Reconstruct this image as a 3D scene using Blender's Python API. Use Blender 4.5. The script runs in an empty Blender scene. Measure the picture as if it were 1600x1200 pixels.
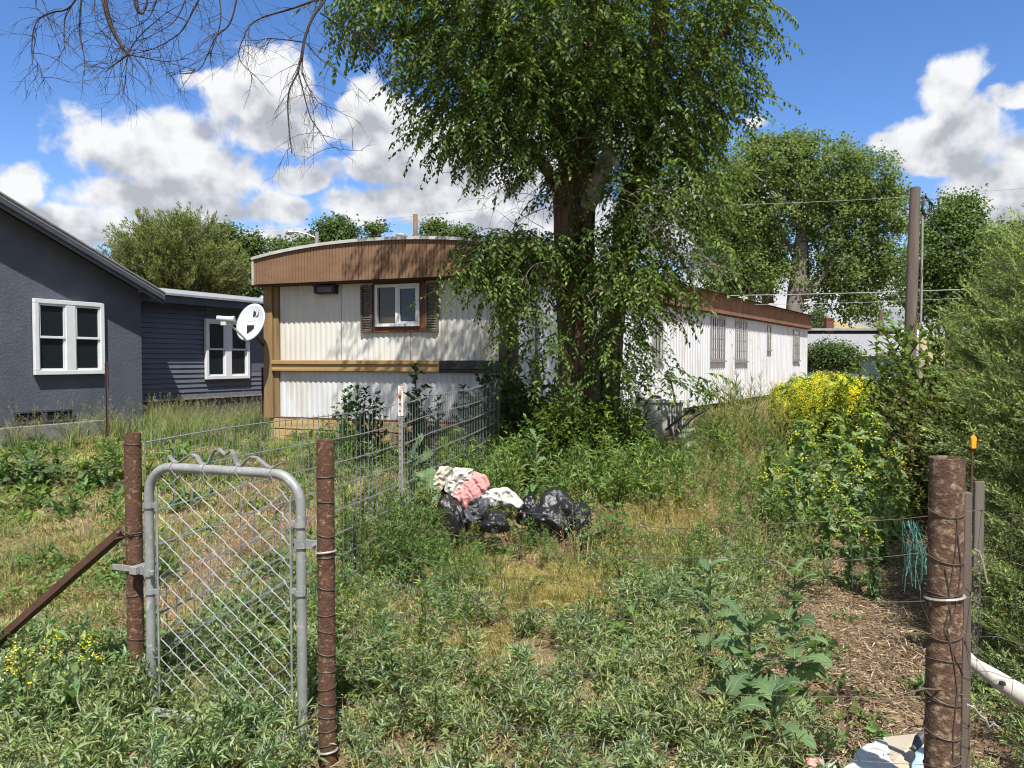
import bpy, math, random
import numpy as np
from mathutils import Vector, Matrix, noise as mnoise
rng = np.random.default_rng(7); random.seed(7)
scene = bpy.context.scene
COL = scene.collection
R = math.radians
# ------------------------------------------------------------------ camera
EYE = 1.65; FPX = 1200.0; TH = math.atan(38/FPX)
cam = bpy.data.cameras.new('camera'); cam.sensor_width = 36; cam.lens = 36*FPX/1600
cam.clip_start = .05; cam.clip_end = 5000
co = bpy.data.objects.new('camera', cam); COL.objects.link(co)
co.location = (0, 0, EYE); co.rotation_euler = (R(90)-TH, 0, 0); scene.camera = co

def P(px, py, D):
    "point of the place seen at photo position px,py at forward distance D"
    u, v = (px-800)/FPX, (600-py)/FPX
    y = math.cos(TH)+math.sin(TH)*v; z = -math.sin(TH)+math.cos(TH)*v
    s = D/y
    return Vector((u*s, D, EYE+z*s))

def ground(x, y):
    x = np.asarray(x, float); y = np.asarray(y, float)
    t = np.clip((y-4)/9, 0, 1); g = .25*t*t*(3-2*t)
    g = g+.03*np.sin(x*2.1+y*1.3)*np.sin(y*1.7-x*.6)*np.clip((60-y)/40, 0, 1)
    return g
def gz(x, y): return float(ground(x, y))
def onto(px, D):
    x = (px-800)/FPX*D
    return Vector((x, D, gz(x, D)))

# ------------------------------------------------------------------ materials
def newmat(name):
    m = bpy.data.materials.new(name); m.use_nodes = True
    nt = m.node_tree; return m, nt, nt.nodes['Principled BSDF']
def nd(nt, t, **kw):
    n = nt.nodes.new(t)
    for k, v in kw.items(): setattr(n, k, v)
    return n
def c4(c): return (c[0], c[1], c[2], 1)
def mat(name, c1, c2=None, scale=6, rough=.7, metal=0, bump=0, bscale=None, stretch=(1, 1, 1), lo=.35, hi=.65,
        c3=None, s3=20, lo3=.6, hi3=.7, spec=.4, detail=6, stretch3=None):
    m, nt, b = newmat(name); L = nt.links
    b.inputs['Roughness'].default_value = rough; b.inputs['Metallic'].default_value = metal
    b.inputs['Specular IOR Level'].default_value = spec
    b.inputs['Base Color'].default_value = c4(c1)
    tc = nd(nt, 'ShaderNodeTexCoord')
    def noi(sc, st, det=detail):
        mp = nd(nt, 'ShaderNodeMapping'); mp.inputs['Scale'].default_value = st
        L.new(tc.outputs['Object'], mp.inputs['Vector'])
        n = nd(nt, 'ShaderNodeTexNoise'); n.inputs['Scale'].default_value = sc; n.inputs['Detail'].default_value = det
        n.inputs['Roughness'].default_value = .62
        L.new(mp.outputs[0], n.inputs['Vector']); return n
    out = None
    if c2 is not None:
        n = noi(scale, stretch); mr = nd(nt, 'ShaderNodeMapRange')
        mr.inputs[1].default_value = lo; mr.inputs[2].default_value = hi
        L.new(n.outputs['Fac'], mr.inputs[0])
        mx = nd(nt, 'ShaderNodeMix', data_type='RGBA'); mx.inputs[6].default_value = c4(c1); mx.inputs[7].default_value = c4(c2)
        L.new(mr.outputs[0], mx.inputs[0]); out = mx.outputs[2]
    if c3 is not None:
        n = noi(s3, stretch3 or stretch); mr = nd(nt, 'ShaderNodeMapRange')
        mr.inputs[1].default_value = lo3; mr.inputs[2].default_value = hi3
        L.new(n.outputs['Fac'], mr.inputs[0])
        mx = nd(nt, 'ShaderNodeMix', data_type='RGBA'); mx.inputs[7].default_value = c4(c3)
        if out: L.new(out, mx.inputs[6])
        else: mx.inputs[6].default_value = c4(c1)
        L.new(mr.outputs[0], mx.inputs[0]); out = mx.outputs[2]
    if out: L.new(out, b.inputs['Base Color'])
    if bump:
        n = noi(bscale or scale*3, stretch); bp = nd(nt, 'ShaderNodeBump'); bp.inputs['Strength'].default_value = bump
        bp.inputs['Distance'].default_value = .02
        L.new(n.outputs['Fac'], bp.inputs['Height']); L.new(bp.outputs[0], b.inputs['Normal'])
    return m

def leafmat(name, trans=.42, rough=.55, spec=.2):
    m, nt, b = newmat(name); L = nt.links
    a = nd(nt, 'ShaderNodeAttribute', attribute_name='tint')
    L.new(a.outputs['Color'], b.inputs['Base Color'])
    b.inputs['Roughness'].default_value = rough; b.inputs['Specular IOR Level'].default_value = spec
    t = nd(nt, 'ShaderNodeBsdfTranslucent')
    mul = nd(nt, 'ShaderNodeMix', data_type='RGBA', blend_type='MULTIPLY'); mul.inputs[0].default_value = 1
    L.new(a.outputs['Color'], mul.inputs[6]); mul.inputs[7].default_value = (1.5, 1.6, .7, 1)
    L.new(mul.outputs[2], t.inputs['Color'])
    mx = nd(nt, 'ShaderNodeMixShader'); mx.inputs[0].default_value = trans
    L.new(b.outputs[0], mx.inputs[1]); L.new(t.outputs[0], mx.inputs[2])
    L.new(mx.outputs[0], nt.nodes['Material Output'].inputs['Surface'])
    return m
LEAF = leafmat('leaf'); DRYLEAF = leafmat('dry_leaf', .2, .8, .1)
M = {}
M['white_sheet'] = mat('white_sheet', (.60, .59, .55), (.52, .505, .455), 1.2, .5, c3=(.44, .37, .25), s3=1.7, lo3=.52, hi3=.8, stretch=(1, 1, .25))
M['white_skirt'] = mat('white_skirt', (.58, .59, .60), (.51, .52, .53), 1.5, .5, c3=(.40, .33, .23), s3=2.2, lo3=.5, hi3=.82, stretch=(1, 1, .3))
M['brown_panel'] = mat('brown_panel', (.15, .082, .045), (.20, .115, .065), 2.2, .8, stretch=(1, 1, 3), c3=(.62, .58, .50), s3=2.6, lo3=.73, hi3=.77, stretch3=(3, 3, .5))
M['brown_fascia'] = mat('brown_fascia', (.16, .07, .035), (.22, .11, .06), 2, .8)
M['tan_wood'] = mat('tan_wood', (.27, .175, .08), (.17, .115, .06), 4, .7, stretch=(1, 1, .15), c3=(.1, .06, .03), s3=8, lo3=.62, hi3=.8)
M['rail_wood'] = mat('rail_wood', (.36, .23, .095), (.26, .165, .07), 3, .7, stretch=(.2, .2, 6), c3=(.1, .06, .03), s3=5, lo3=.64, hi3=.8)
M['plank_wood'] = mat('plank_wood', (.45, .33, .17), (.32, .22, .1), 3, .8, stretch=(.2, .2, 6))
M['dark_brown'] = mat('dark_brown', (.05, .035, .025), (.075, .052, .036), 4, .7)
M['shutter'] = mat('shutter', (.085, .065, .048), (.11, .085, .06), 5, .6)
M['red_wood'] = mat('red_wood', (.17, .055, .02), (.08, .03, .015), 6, .7, stretch=(.3, .3, 3))
M['burnt'] = mat('burnt', (.012, .012, .013), (.04, .038, .036), 8, .55, c3=(.35, .33, .3), s3=14, lo3=.66, hi3=.72)
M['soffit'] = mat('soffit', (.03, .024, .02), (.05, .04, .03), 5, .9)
M['roof_metal'] = mat('roof_metal', (.46, .46, .44), (.34, .33, .31), 3, .5, c3=(.2, .17, .14), s3=6, lo3=.62, hi3=.8)
M['vinyl_white'] = mat('vinyl_white', (.64, .65, .66), (.57, .58, .59), 6, .4)
M['alu'] = mat('alu', (.32, .31, .29), (.22, .21, .19), 9, .5, metal=.3)
def glassmat(name, c, spec=.5, rough=.04):
    m, nt, b = newmat(name); b.inputs['Base Color'].default_value = c4(c); b.inputs['Roughness'].default_value = rough
    b.inputs['Specular IOR Level'].default_value = spec
    n = nd(nt, 'ShaderNodeTexNoise'); n.inputs['Scale'].default_value = 1.3
    bp = nd(nt, 'ShaderNodeBump'); bp.inputs['Strength'].default_value = .04
    nt.links.new(n.outputs['Fac'], bp.inputs['Height']); nt.links.new(bp.outputs[0], b.inputs['Normal'])
    return m
M['glass'] = glassmat('glass', (.012, .016, .018), .45)
M['glass_tan'] = glassmat('glass_tan', (.05, .035, .022), .4)
M['stucco'] = mat('stucco', (.076, .084, .106), (.090, .099, .123), 3, .85, bump=.5, bscale=22, spec=.25, c3=(.112, .121, .145), s3=.9, lo3=.5, hi3=.8)
M['siding'] = mat('siding', (.085, .093, .118), (.10, .109, .136), 3, .55, spec=.35)
M['house_trim'] = mat('house_trim', (.045, .049, .062), (.062, .067, .08), 3, .6)
M['shingle'] = mat('shingle', (.24, .24, .25), (.17, .17, .18), 14, .9)
M['roof_white'] = mat('roof_white', (.27, .275, .28), (.19, .195, .2), 3, .6)
M['concrete'] = mat('concrete', (.20, .195, .18), (.13, .125, .115), 8, .9, bump=.3)
M['black_void'] = mat('black_void', (.012, .012, .014), rough=.8)
M['rust'] = mat('rust', (.06, .027, .016), (.10, .048, .027), 16, .85, bump=.4, bscale=90, c3=(.25, .18, .11), s3=48, lo3=.54, hi3=.72)
M['rust_big'] = mat('rust_big', (.065, .034, .022), (.115, .064, .038), 18, .85, bump=.5, bscale=90, c3=(.30, .22, .14), s3=38, lo3=.50, hi3=.68, stretch=(1, 1, 1.2))
M['rust_dark'] = mat('rust_dark', (.06, .028, .018), (.09, .045, .028), 10, .85, bump=.2)
M['galv'] = mat('galv', (.29, .30, .295), (.21, .22, .215), 14, .45, metal=.25, c3=(.42, .42, .40), s3=30, lo3=.58, hi3=.7)
M['galv_wire'] = mat('galv_wire', (.42, .425, .42), (.32, .325, .32), 20, .45, metal=.1)
M['panel_wire'] = mat('panel_wire', (.15, .165, .165), (.22, .23, .23), 20, .5, metal=.2)
M['rusty_wire'] = mat('rusty_wire', (.06, .042, .03), (.11, .09, .07), 30, .6, metal=.3)
M['white_wire'] = mat('white_wire', (.34, .32, .29), (.26, .24, .21), 30, .5, metal=.2)
M['bark'] = mat('bark', (.10, .058, .036), (.19, .125, .085), 5, .95, bump=1, bscale=14, stretch=(1.6, 1.6, .22), c3=(.025, .017, .012), s3=7, lo3=.5, hi3=.62, stretch3=(1.8, 1.8, .2))
M['bark_grey'] = mat('bark_grey', (.2, .18, .15), (.12, .1, .085), 3, .95, bump=.5, stretch=(1, 1, .3))
M['twig_dead'] = mat('twig_dead', (.03, .022, .02), (.065, .05, .043), 6, .9)
M['twig_pale'] = mat('twig_pale', (.2, .17, .13), (.12, .1, .075), 6, .9)
M['dead_wood'] = mat('dead_wood', (.42, .39, .35), (.3, .27, .23), 6, .85, stretch=(1, 1, .3), bump=.3)
M['pole_wood'] = mat('pole_wood', (.085, .065, .052), (.14, .11, .09), 5, .9, stretch=(2, 2, .15), bump=.5)
M['bag'] = mat('bag', (.010, .010, .011), (.015, .015, .016), 5, .36, spec=.5, bump=.5, bscale=22)
M['pink'] = mat('pink', (.50, .20, .19), (.56, .27, .25), 6, .9, bump=.2)
M['cream'] = mat('cream', (.46, .41, .34), (.38, .33, .26), 5, .9, bump=.2)
M['offwhite'] = mat('offwhite', (.44, .425, .39), (.36, .345, .31), 5, .9, bump=.2)
M['red_cloth'] = mat('red_cloth', (.16, .012, .02), (.1, .01, .015), 6, .9)
M['charcoal'] = mat('charcoal', (.05, .052, .06), (.07, .07, .08), 6, .5)
M['dish'] = mat('dish', (.46, .48, .49), (.41, .42, .435), 4, .45)
M['dish_mark'] = mat('dish_mark', (.02, .02, .025), rough=.5)
M['dish_grey'] = mat('dish_grey', (.3, .31, .32), rough=.5)
M['black_plastic'] = mat('black_plastic', (.015, .015, .016), rough=.4)
M['ac'] = mat('ac', (.50, .48, .43), (.42, .40, .36), 5, .5)
M['brick'] = mat('brick', (.16, .06, .04), (.1, .04, .03), 6, .9)
M['blue_wall'] = mat('blue_wall', (.28, .40, .45), (.24, .35, .4), 3, .7)
M['card'] = mat('card', (.42, .36, .28), (.36, .30, .22), 4, .85)
M['white_plastic'] = mat('white_plastic', (.60, .60, .58), (.52, .52, .5), 6, .4)
M['blue_plastic'] = mat('blue_plastic', (.35, .5, .62), (.5, .6, .68), 6, .4)
M['red_print'] = mat('red_print', (.5, .05, .04), (.62, .5, .45), 30, .5)
M['net_green'] = mat('net_green', (.045, .13, .105), (.07, .18, .15), 6, .6)
M['orange'] = mat('orange', (.75, .33, .02), (.65, .25, .02), 9, .35)
M['grey_board'] = mat('grey_board', (.15, .135, .115), (.085, .076, .064), 4, .9, stretch=(3, 3, .2), bump=.4)
M['lamp_glass'] = mat('lamp_glass', (.12, .11, .10), rough=.3)
M['line'] = mat('line', (.25, .26, .27), rough=.5)
M['line_black'] = mat('line_black', (.02, .02, .022), rough=.5)

# ------------------------------------------------------------------ objects
def tag(o, label=None, cat=None, group=None, kind=None):
    if label: o['label'] = label
    if cat: o['category'] = cat
    if group: o['group'] = group
    if kind: o['kind'] = kind
    return o
def thing(name, label, cat, loc=(0, 0, 0), group=None):
    o = bpy.data.objects.new(name, None); COL.objects.link(o); o.location = loc; o.empty_display_size = .1
    return tag(o, label, cat, group)
WL = {}
def base_of(o):
    return WL.get(o.name, Vector(o.location)) if o else Vector((0, 0, 0))
def link(name, me, parent, loc):
    o = bpy.data.objects.new(name, me); COL.objects.link(o)
    if parent:
        o.parent = parent; o.location = (0, 0, 0); WL[o.name] = base_of(parent)
    else:
        o.location = loc; WL[o.name] = Vector(loc)
    return o
def npobj(name, V, Fc, m, parent=None, loc=(0, 0, 0), tint=None, smooth=False):
    "V (n,3) world coords; Fc (m,3) or (m,4)"
    b = np.array(base_of(parent) if parent else loc, float)
    V = np.asarray(V, np.float32)-b.astype(np.float32); Fc = np.asarray(Fc, np.int32)
    me = bpy.data.meshes.new(name); k = Fc.shape[1]; n = len(Fc)
    me.vertices.add(len(V)); me.vertices.foreach_set('co', V.ravel())
    me.loops.add(n*k); me.loops.foreach_set('vertex_index', Fc.ravel())
    me.polygons.add(n); me.polygons.foreach_set('loop_start', np.arange(0, n*k, k, dtype=np.int32))
    if smooth: me.polygons.foreach_set('use_smooth', np.ones(n, bool))
    if tint is not None:
        a = me.attributes.new('tint', 'FLOAT_COLOR', 'FACE' if False else 'CORNER')
        t4 = np.ones((n, 4), np.float32); t4[:, :3] = tint
        a.data.foreach_set('color', np.repeat(t4, k, axis=0).ravel())
    me.materials.append(m); me.update(); me.validate()
    return link(name, me, parent, loc)

class MB:
    def __init__(s): s.v = []; s.f = []
    def add(s, vs, fs):
        o = len(s.v); s.v += [tuple(v) for v in vs]; s.f += [tuple(i+o for i in f) for f in fs]; return s
    def hexa(s, p):   # 8 points: bottom 4 (ccw), top 4
        return s.add(p, [(3, 2, 1, 0), (4, 5, 6, 7), (0, 1, 5, 4), (1, 2, 6, 5), (2, 3, 7, 6), (3, 0, 4, 7)])
    def box(s, c, d, rot=None):
        c = Vector(c); h = [x/2 for x in d]; rot = rot or Matrix.Identity(3)
        p = [c+rot@Vector((sx*h[0], sy*h[1], sz*h[2])) for sz in (-1, 1) for sx, sy in ((-1, -1), (1, -1), (1, 1), (-1, 1))]
        return s.hexa(p)
    def tube(s, pts, rad, n=6, caps=True):
        pts = [Vector(p) for p in pts]; m = len(pts)
        rads = rad if isinstance(rad, (list, tuple)) else [rad]*m
        vs = []; prev = None
        for i, p in enumerate(pts):
            t = (pts[min(i+1, m-1)]-pts[max(i-1, 0)])
            t = t.normalized() if t.length > 1e-9 else Vector((0, 0, 1))
            if prev is None:
                a = Vector((0, 0, 1)) if abs(t.z) < .9 else Vector((1, 0, 0))
                x = t.cross(a).normalized()
            else:
                x = (prev-t*prev.dot(t)); x = x.normalized() if x.length > 1e-6 else t.orthogonal().normalized()
            prev = x; y = t.cross(x)
            for k in range(n):
                a = 2*math.pi*k/n; vs.append(p+(x*math.cos(a)+y*math.sin(a))*rads[i])
        fs = [(i*n+k, i*n+(k+1) % n, (i+1)*n+(k+1) % n, (i+1)*n+k) for i in range(m-1) for k in range(n)]
        if caps: fs += [tuple(reversed(range(n))), tuple(range((m-1)*n, m*n))]
        return s.add(vs, fs)
    def ring(s, c, r, t, nseg=20, tilt=(0, 0), n=5):
        c = Vector(c); pts = [c+Vector((r*math.cos(a), r*math.sin(a), tilt[0]*math.cos(a)*r+tilt[1]*math.sin(a)*r)) for a in np.linspace(0, 2*math.pi, nseg+1)]
        return s.tube(pts, t, n, False)
    def strip(s, pts, wvec, th):   # flat strap along pts, width vector wvec, thickness along z
        pts = [Vector(p) for p in pts]; w = Vector(wvec)/2
        for a, b in zip(pts[:-1], pts[1:]):
            t = (b-a).normalized(); nn = t.cross(w).normalized()*th/2
            e = t*th*.3
            s.hexa([a-e-w-nn, b+e-w-nn, b+e+w-nn, a-e+w-nn, a-e-w+nn, b+e-w+nn, b+e+w+nn, a-e+w+nn])
        return s
    def lathe(s, c, prof, n=20):
        c = Vector(c); vs = [c+Vector((r*math.cos(2*math.pi*k/n), r*math.sin(2*math.pi*k/n), z)) for r, z in prof for k in range(n)]
        m = len(prof)
        fs = [(i*n+k, i*n+(k+1) % n, (i+1)*n+(k+1) % n, (i+1)*n+k) for i in range(m-1) for k in range(n)]
        fs += [tuple(reversed(range(n))), tuple(range((m-1)*n, m*n))]
        return s.add(vs, fs)
    def obj(s, name, m, parent=None, loc=None, smooth=False, bevel=0, **tg):
        if loc is None and parent is None:
            a = np.array(s.v); loc = ((a[:, 0].min()+a[:, 0].max())/2, (a[:, 1].min()+a[:, 1].max())/2, a[:, 2].min())
        b = base_of(parent) if parent else Vector(loc)
        me = bpy.data.meshes.new(name)
        me.from_pydata([(v[0]-b.x, v[1]-b.y, v[2]-b.z) for v in s.v], [], s.f)
        me.materials.append(m if not isinstance(m, str) else M[m])
        if smooth:
            me.polygons.foreach_set('use_smooth', [True]*len(me.polygons))
            try: me.set_sharp_from_angle(angle=R(50))
            except Exception: pass
        me.update()
        o = link(name, me, parent, loc or (0, 0, 0))
        if bevel:
            bv = o.modifiers.new('bevel', 'BEVEL'); bv.width = bevel; bv.segments = 2; bv.limit_method = 'ANGLE'
        return tag(o, **tg)

class Fr:
    "a vertical wall: u along, n outward, z up"
    def __init__(s, a, b):
        s.a = Vector((a[0], a[1])); d = Vector((b[0]-a[0], b[1]-a[1])); s.len = d.length; s.t = d.normalized()
        s.n = Vector((s.t.y, -s.t.x))
    def pt(s, u, z, n=0):
        q = s.a+s.t*u+s.n*n; return Vector((q.x, q.y, z))
    def u(s, px, n=0):
        k = (px-800)/FPX; a = s.a+s.n*n
        return (k*a.y-a.x)/(s.t.x-k*s.t.y)
    def z(s, px, py, n=0):
        u = s.u(px, n); y = (s.a+s.t*u+s.n*n).y; return P(px, py, y).z
    def box(s, mb, u0, u1, z0, z1, n0, n1):
        return mb.hexa([s.pt(u0, z0, n1), s.pt(u1, z0, n1), s.pt(u1, z0, n0), s.pt(u0, z0, n0),
                        s.pt(u0, z1, n1), s.pt(u1, z1, n1), s.pt(u1, z1, n0), s.pt(u0, z1, n0)])
    def corrug(s, mb, u0, u1, z0, z1, pitch, dep, n0=0):
        us = []; u = u0
        while u < u1-1e-6:
            for du, h in ((0, 0), (.30, 0), (.45, dep), (.85, dep)):
                q = u+du*pitch
                if q < u1: us.append((q, h))
            u += pitch
        us.append((u1, 0)); k = len(us)
        vs = [s.pt(q, z0, n0+h) for q, h in us]+[s.pt(q, z1, n0+h) for q, h in us]
        return mb.add(vs, [(i, i+1, k+i+1, k+i) for i in range(k-1)])
    def frame(s, mb, u0, u1, z0, z1, w, n0, n1):
        s.box(mb, u0, u1, z0, z0+w, n0, n1); s.box(mb, u0, u1, z1-w, z1, n0, n1)
        s.box(mb, u0, u0+w, z0+w, z1-w, n0, n1); s.box(mb, u1-w, u1, z0+w, z1-w, n0, n1)
        return mb

# ------------------------------------------------------------------ foliage kit (numpy)
def unit(a): return a/np.maximum(np.linalg.norm(a, axis=-1, keepdims=True), 1e-9)
def randdir(n): return unit(rng.normal(size=(n, 3)))
def leaves(pos, d, nrm, L, W, droop=.15):
    d = unit(d); side = unit(np.cross(d, nrm)); nn = unit(np.cross(side, d))
    L = np.broadcast_to(np.asarray(L, float), (len(pos),))[:, None]; W = np.broadcast_to(np.asarray(W, float), (len(pos),))[:, None]
    tip = pos+d*L-nn*L*droop
    mid = pos+d*L*.42
    V = np.stack([pos, mid+side*W/2+nn*W*.16, tip, mid-side*W/2+nn*W*.16], 1).reshape(-1, 3)
    i = np.arange(len(pos))[:, None]*4
    Fc = np.concatenate([i+np.array([[0, 2, 1]]), i+np.array([[0, 3, 2]])], 1).reshape(-1, 3)
    return V, Fc
def stems(A, B, r0, r1):
    "thin three-sided stems from A to B"
    d = unit(B-A); x = unit(np.cross(d, np.where(np.abs(d[:, 2:3]) < .9, [[0, 0, 1.]], [[1., 0, 0]]))); y = np.cross(d, x)
    vs = []
    for P0, r in ((A, r0), (B, r1)):
        r = np.broadcast_to(np.asarray(r, float), (len(A),))[:, None]
        for k in range(3):
            a = 2*math.pi*k/3; vs.append(P0+(x*math.cos(a)+y*math.sin(a))*r)
    V = np.stack(vs, 1).reshape(-1, 3); i = np.arange(len(A))[:, None]*6
    f = []
    for k in range(3):
        j = (k+1) % 3; f += [[k, j, 3+j], [k, 3+j, 3+k]]
    Fc = np.concatenate([i+np.array([q]) for q in f], 1).reshape(-1, 3)
    return V, Fc
class Foli:
    "collects triangles with a colour each"
    def __init__(s): s.V = []; s.F = []; s.T = []; s.n = 0
    def add(s, V, Fc, tint):
        s.V.append(V); s.F.append(Fc+s.n); s.n += len(V)
        s.T.append(np.broadcast_to(np.asarray(tint, float), (len(Fc), 3))); return s
    def cols(s, n, cs, w=None, per=2, jit=.25):
        cs = np.array(cs, float); k = rng.choice(len(cs), n, p=w); j = 1+rng.uniform(-jit, jit, (n, 1))
        return np.repeat(cs[k]*j, per, axis=0)
    def leaf(s, pos, d, nrm, L, W, cs, droop=.15, w=None):
        V, Fc = leaves(pos, d, nrm, L, W, droop); return s.add(V, Fc, s.cols(len(pos), cs, w))
    def stem(s, A, B, r0, r1, c):
        V, Fc = stems(A, B, r0, r1); return s.add(V, Fc, c)
    def arr(s): return np.concatenate(s.V), np.concatenate(s.F), np.concatenate(s.T)
    def obj(s, name, m=None, parent=None, loc=(0, 0, 0)):
        V, Fc, T = s.arr(); return npobj(name, V, Fc, m or LEAF, parent, loc, T)
def scatter(out, protos, pos, scale, tilt=.15, jit=.3, hue=.12, pick=None, yaw=None):
    n = len(pos); pick = rng.integers(0, len(protos), n) if pick is None else pick
    scale = np.broadcast_to(np.asarray(scale, float), (n,))
    for k, (V, Fc, T) in enumerate(protos):
        ix = np.nonzero(pick == k)[0]
        if len(ix) == 0: continue
        m = len(ix); a = rng.uniform(0, 2*math.pi, m) if yaw is None else yaw[ix]
        ca, sa = np.cos(a), np.sin(a); z = np.zeros(m); o = np.ones(m)
        Rz = np.stack([np.stack([ca, -sa, z], 1), np.stack([sa, ca, z], 1), np.stack([z, z, o], 1)], 1)
        tx, ty = rng.normal(0, tilt, m), rng.normal(0, tilt, m)
        Sh = np.stack([np.stack([o, z, tx], 1), np.stack([z, o, ty], 1), np.stack([z, z, o], 1)], 1)
        Mx = Sh@Rz*scale[ix][:, None, None]
        VV = np.einsum('mij,vj->mvi', Mx, V)+pos[ix][:, None, :]
        FF = Fc[None]+(np.arange(m)*len(V))[:, None, None]
        b = 1+rng.uniform(-jit, jit, (m, 1, 1)); h = rng.uniform(-hue, hue, (m, 1, 1))
        TT = T[None]*b*np.concatenate([1+h, np.ones_like(h), 1-h], 2)
        out.add(VV.reshape(-1, 3), FF.reshape(-1, 3), np.clip(TT.reshape(-1, 3), 0, .95))
    return out
# ------------------------------------------------------------------ plant protos
def add_blades(f, pos, d, L, W, bend, cs, w=None):
    n = len(pos); d = unit(d); h = d.copy(); h[:, 2] = 0; h = unit(h+1e-6)
    side = unit(np.cross(d, [0, 0, 1.])+1e-6)
    L = np.broadcast_to(np.asarray(L, float), (n,))[:, None]; W = np.broadcast_to(np.asarray(W, float), (n,))[:, None]
    p1 = pos+d*L*.5; d2 = unit(d+h*bend-np.array([0, 0, 1])*bend*.5); p2 = p1+d2*L*.5
    V = np.stack([pos-side*W/2, pos+side*W/2, p1-side*W*.4, p1+side*W*.4, p2], 1).reshape(-1, 3)
    i = np.arange(n)[:, None]*5
    Fc = np.concatenate([i+np.array([q]) for q in ([0, 1, 3], [0, 3, 2], [2, 3, 4])], 1).reshape(-1, 3)
    f.add(V, Fc, f.cols(n, cs, w, per=3))
def proto_grass(nb, L, W, cs, spread=.06, lean=.5, bend=.8, seed=None):
    f = Foli(); a = rng.uniform(0, 6.28, nb); r = spread*np.sqrt(rng.uniform(0, 1, nb))
    pos = np.stack([r*np.cos(a), r*np.sin(a), np.zeros(nb)-.01], 1)
    a2 = a+rng.normal(0, .6, nb); t = np.abs(rng.normal(0, lean, nb))
    d = np.stack([np.cos(a2)*t, np.sin(a2)*t, np.ones(nb)], 1)
    Ls = L*rng.uniform(.55, 1.15, nb)
    add_blades(f, pos, d, Ls, W, bend, cs)
    if seed is not None:      # drooping seed heads
        k = max(3, nb//4); ix = rng.choice(nb, k, False); tip = pos[ix]+unit(d[ix])*Ls[ix][:, None]*.95
        f.stem(pos[ix], tip, .0012, .0008, seed[0])
        for j in range(7):
            dd = randdir(k)*.6+np.array([0, 0, -.25])+unit(d[ix])*.6
            f.leaf(tip-unit(d[ix])*.012*j+randdir(k)*.008, dd, randdir(k), .03, .006, seed)
    return f.arr()
def proto_weed(h, nb, nl, L, W, cs, up=.9, stemc=(.12, .15, .06), reach=.45, drp=.2, yel=None):
    f = Foli(); lean = rng.normal(0, .08, 2)
    top = np.array([lean[0]*h, lean[1]*h, h])
    t = np.linspace(.12, .95, nb); a = np.arange(nb)*2.4+rng.uniform(0, 6)
    A = t[:, None]*top; bl = h*reach*(1.1-t)*rng.uniform(.7, 1.2, nb)+.03
    bd = np.stack([np.cos(a), np.sin(a), np.full(nb, up)], 1); bd = unit(bd+rng.normal(0, .15, bd.shape))
    B = A+bd*bl[:, None]
    f.stem(np.array([[0, 0, 0.]]), top[None], .004*h/.4, .0015, stemc); f.stem(A, B, .002*h/.4+.0005, .001, stemc)
    A2 = np.concatenate([A, np.zeros((1, 3))]); B2 = np.concatenate([B, top[None]]); w = np.concatenate([bl, [h]]); w /= w.sum()
    k = rng.choice(nb+1, nl, p=w); s = rng.uniform(.15, 1.02, nl)**.8
    pos = A2[k]+(B2[k]-A2[k])*s[:, None]; ax = unit(B2[k]-A2[k])
    d = unit(ax*.75+randdir(nl)*.9+np.array([0, 0, .25])); nr = unit(np.array([0, 0, 1.])+randdir(nl)*.5)
    f.leaf(pos, d, nr, L*rng.uniform(.6, 1.2, nl), W*rng.uniform(.7, 1.2, nl), cs, drp)
    if yel is not None:
        tips = np.concatenate([B, top[None]]); 
        for j in range(yel[1]):
            q = tips+rng.normal(0, yel[2], tips.shape)+np.array([0, 0, .01])
            f.leaf(q, randdir(len(q)), np.tile([0, 0, 1.], (len(q), 1)), yel[3], yel[3], [yel[0]], 0)
    return f.arr()
def proto_lettuce(h, n, L, W, cs):
    "broad jagged-lobed leaves up a stout stem"
    f = Foli(); f.stem(np.zeros((1, 3)), np.array([[0, 0, h]]), .011, .004, (.16, .22, .1))
    for i in range(n):
        t = i/(n-1); z = h*(.05+.93*t); a = i*2.4+rng.normal(0, .5); Ll = L*(1.05-.5*t)*rng.uniform(.7, 1.25); Ww = W*(1-.4*t)*rng.uniform(.8, 1.2)
        e = .55+.75*t+rng.normal(0, .2); ca, sa = math.cos(a), math.sin(a); side = np.array([-sa, ca, 0])
        K = 11; mid = []; 
        for j in range(K+1):
            s = j/K; x = Ll*(s-.12*s*s); zz = z+Ll*(e*s-(.95-.2*t)*s*s*.9); mid.append(np.array([ca*x, sa*x, zz]))
        mid = np.array(mid); col = np.array(cs[rng.integers(len(cs))])*rng.uniform(.8, 1.2)
        wd = [.25, .4, .28, .75, .32, 1.05, .4, .95, .42, .75, .4, 0]
        vs = []; tw = rng.normal(0, .5); sd = side*math.cos(tw)+np.array([0, 0, 1])*math.sin(tw)
        for j in range(K+1):
            jag = wd[j]*Ww/2*rng.uniform(.8, 1.2); back = (mid[max(j-1, 0)]-mid[j])*(.9 if wd[j] > .6 else 0)
            up = np.array([0, 0, 1])*jag*.25
            vs += [mid[j], mid[j]+sd*jag+back+up, mid[j]-sd*jag+back+up]
        fs = []
        for j in range(K):
            q = 3*j; fs += [[q, q+1, q+4], [q, q+4, q+3], [q, q+5, q+2], [q, q+3, q+5]]
        f.add(np.array(vs), np.array(fs), col)
        f.stem(mid[:-1]+[0, 0, .001], mid[1:]+[0, 0, .001], .0022, .0018, (.32, .40, .24))
    return f.arr()
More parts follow.
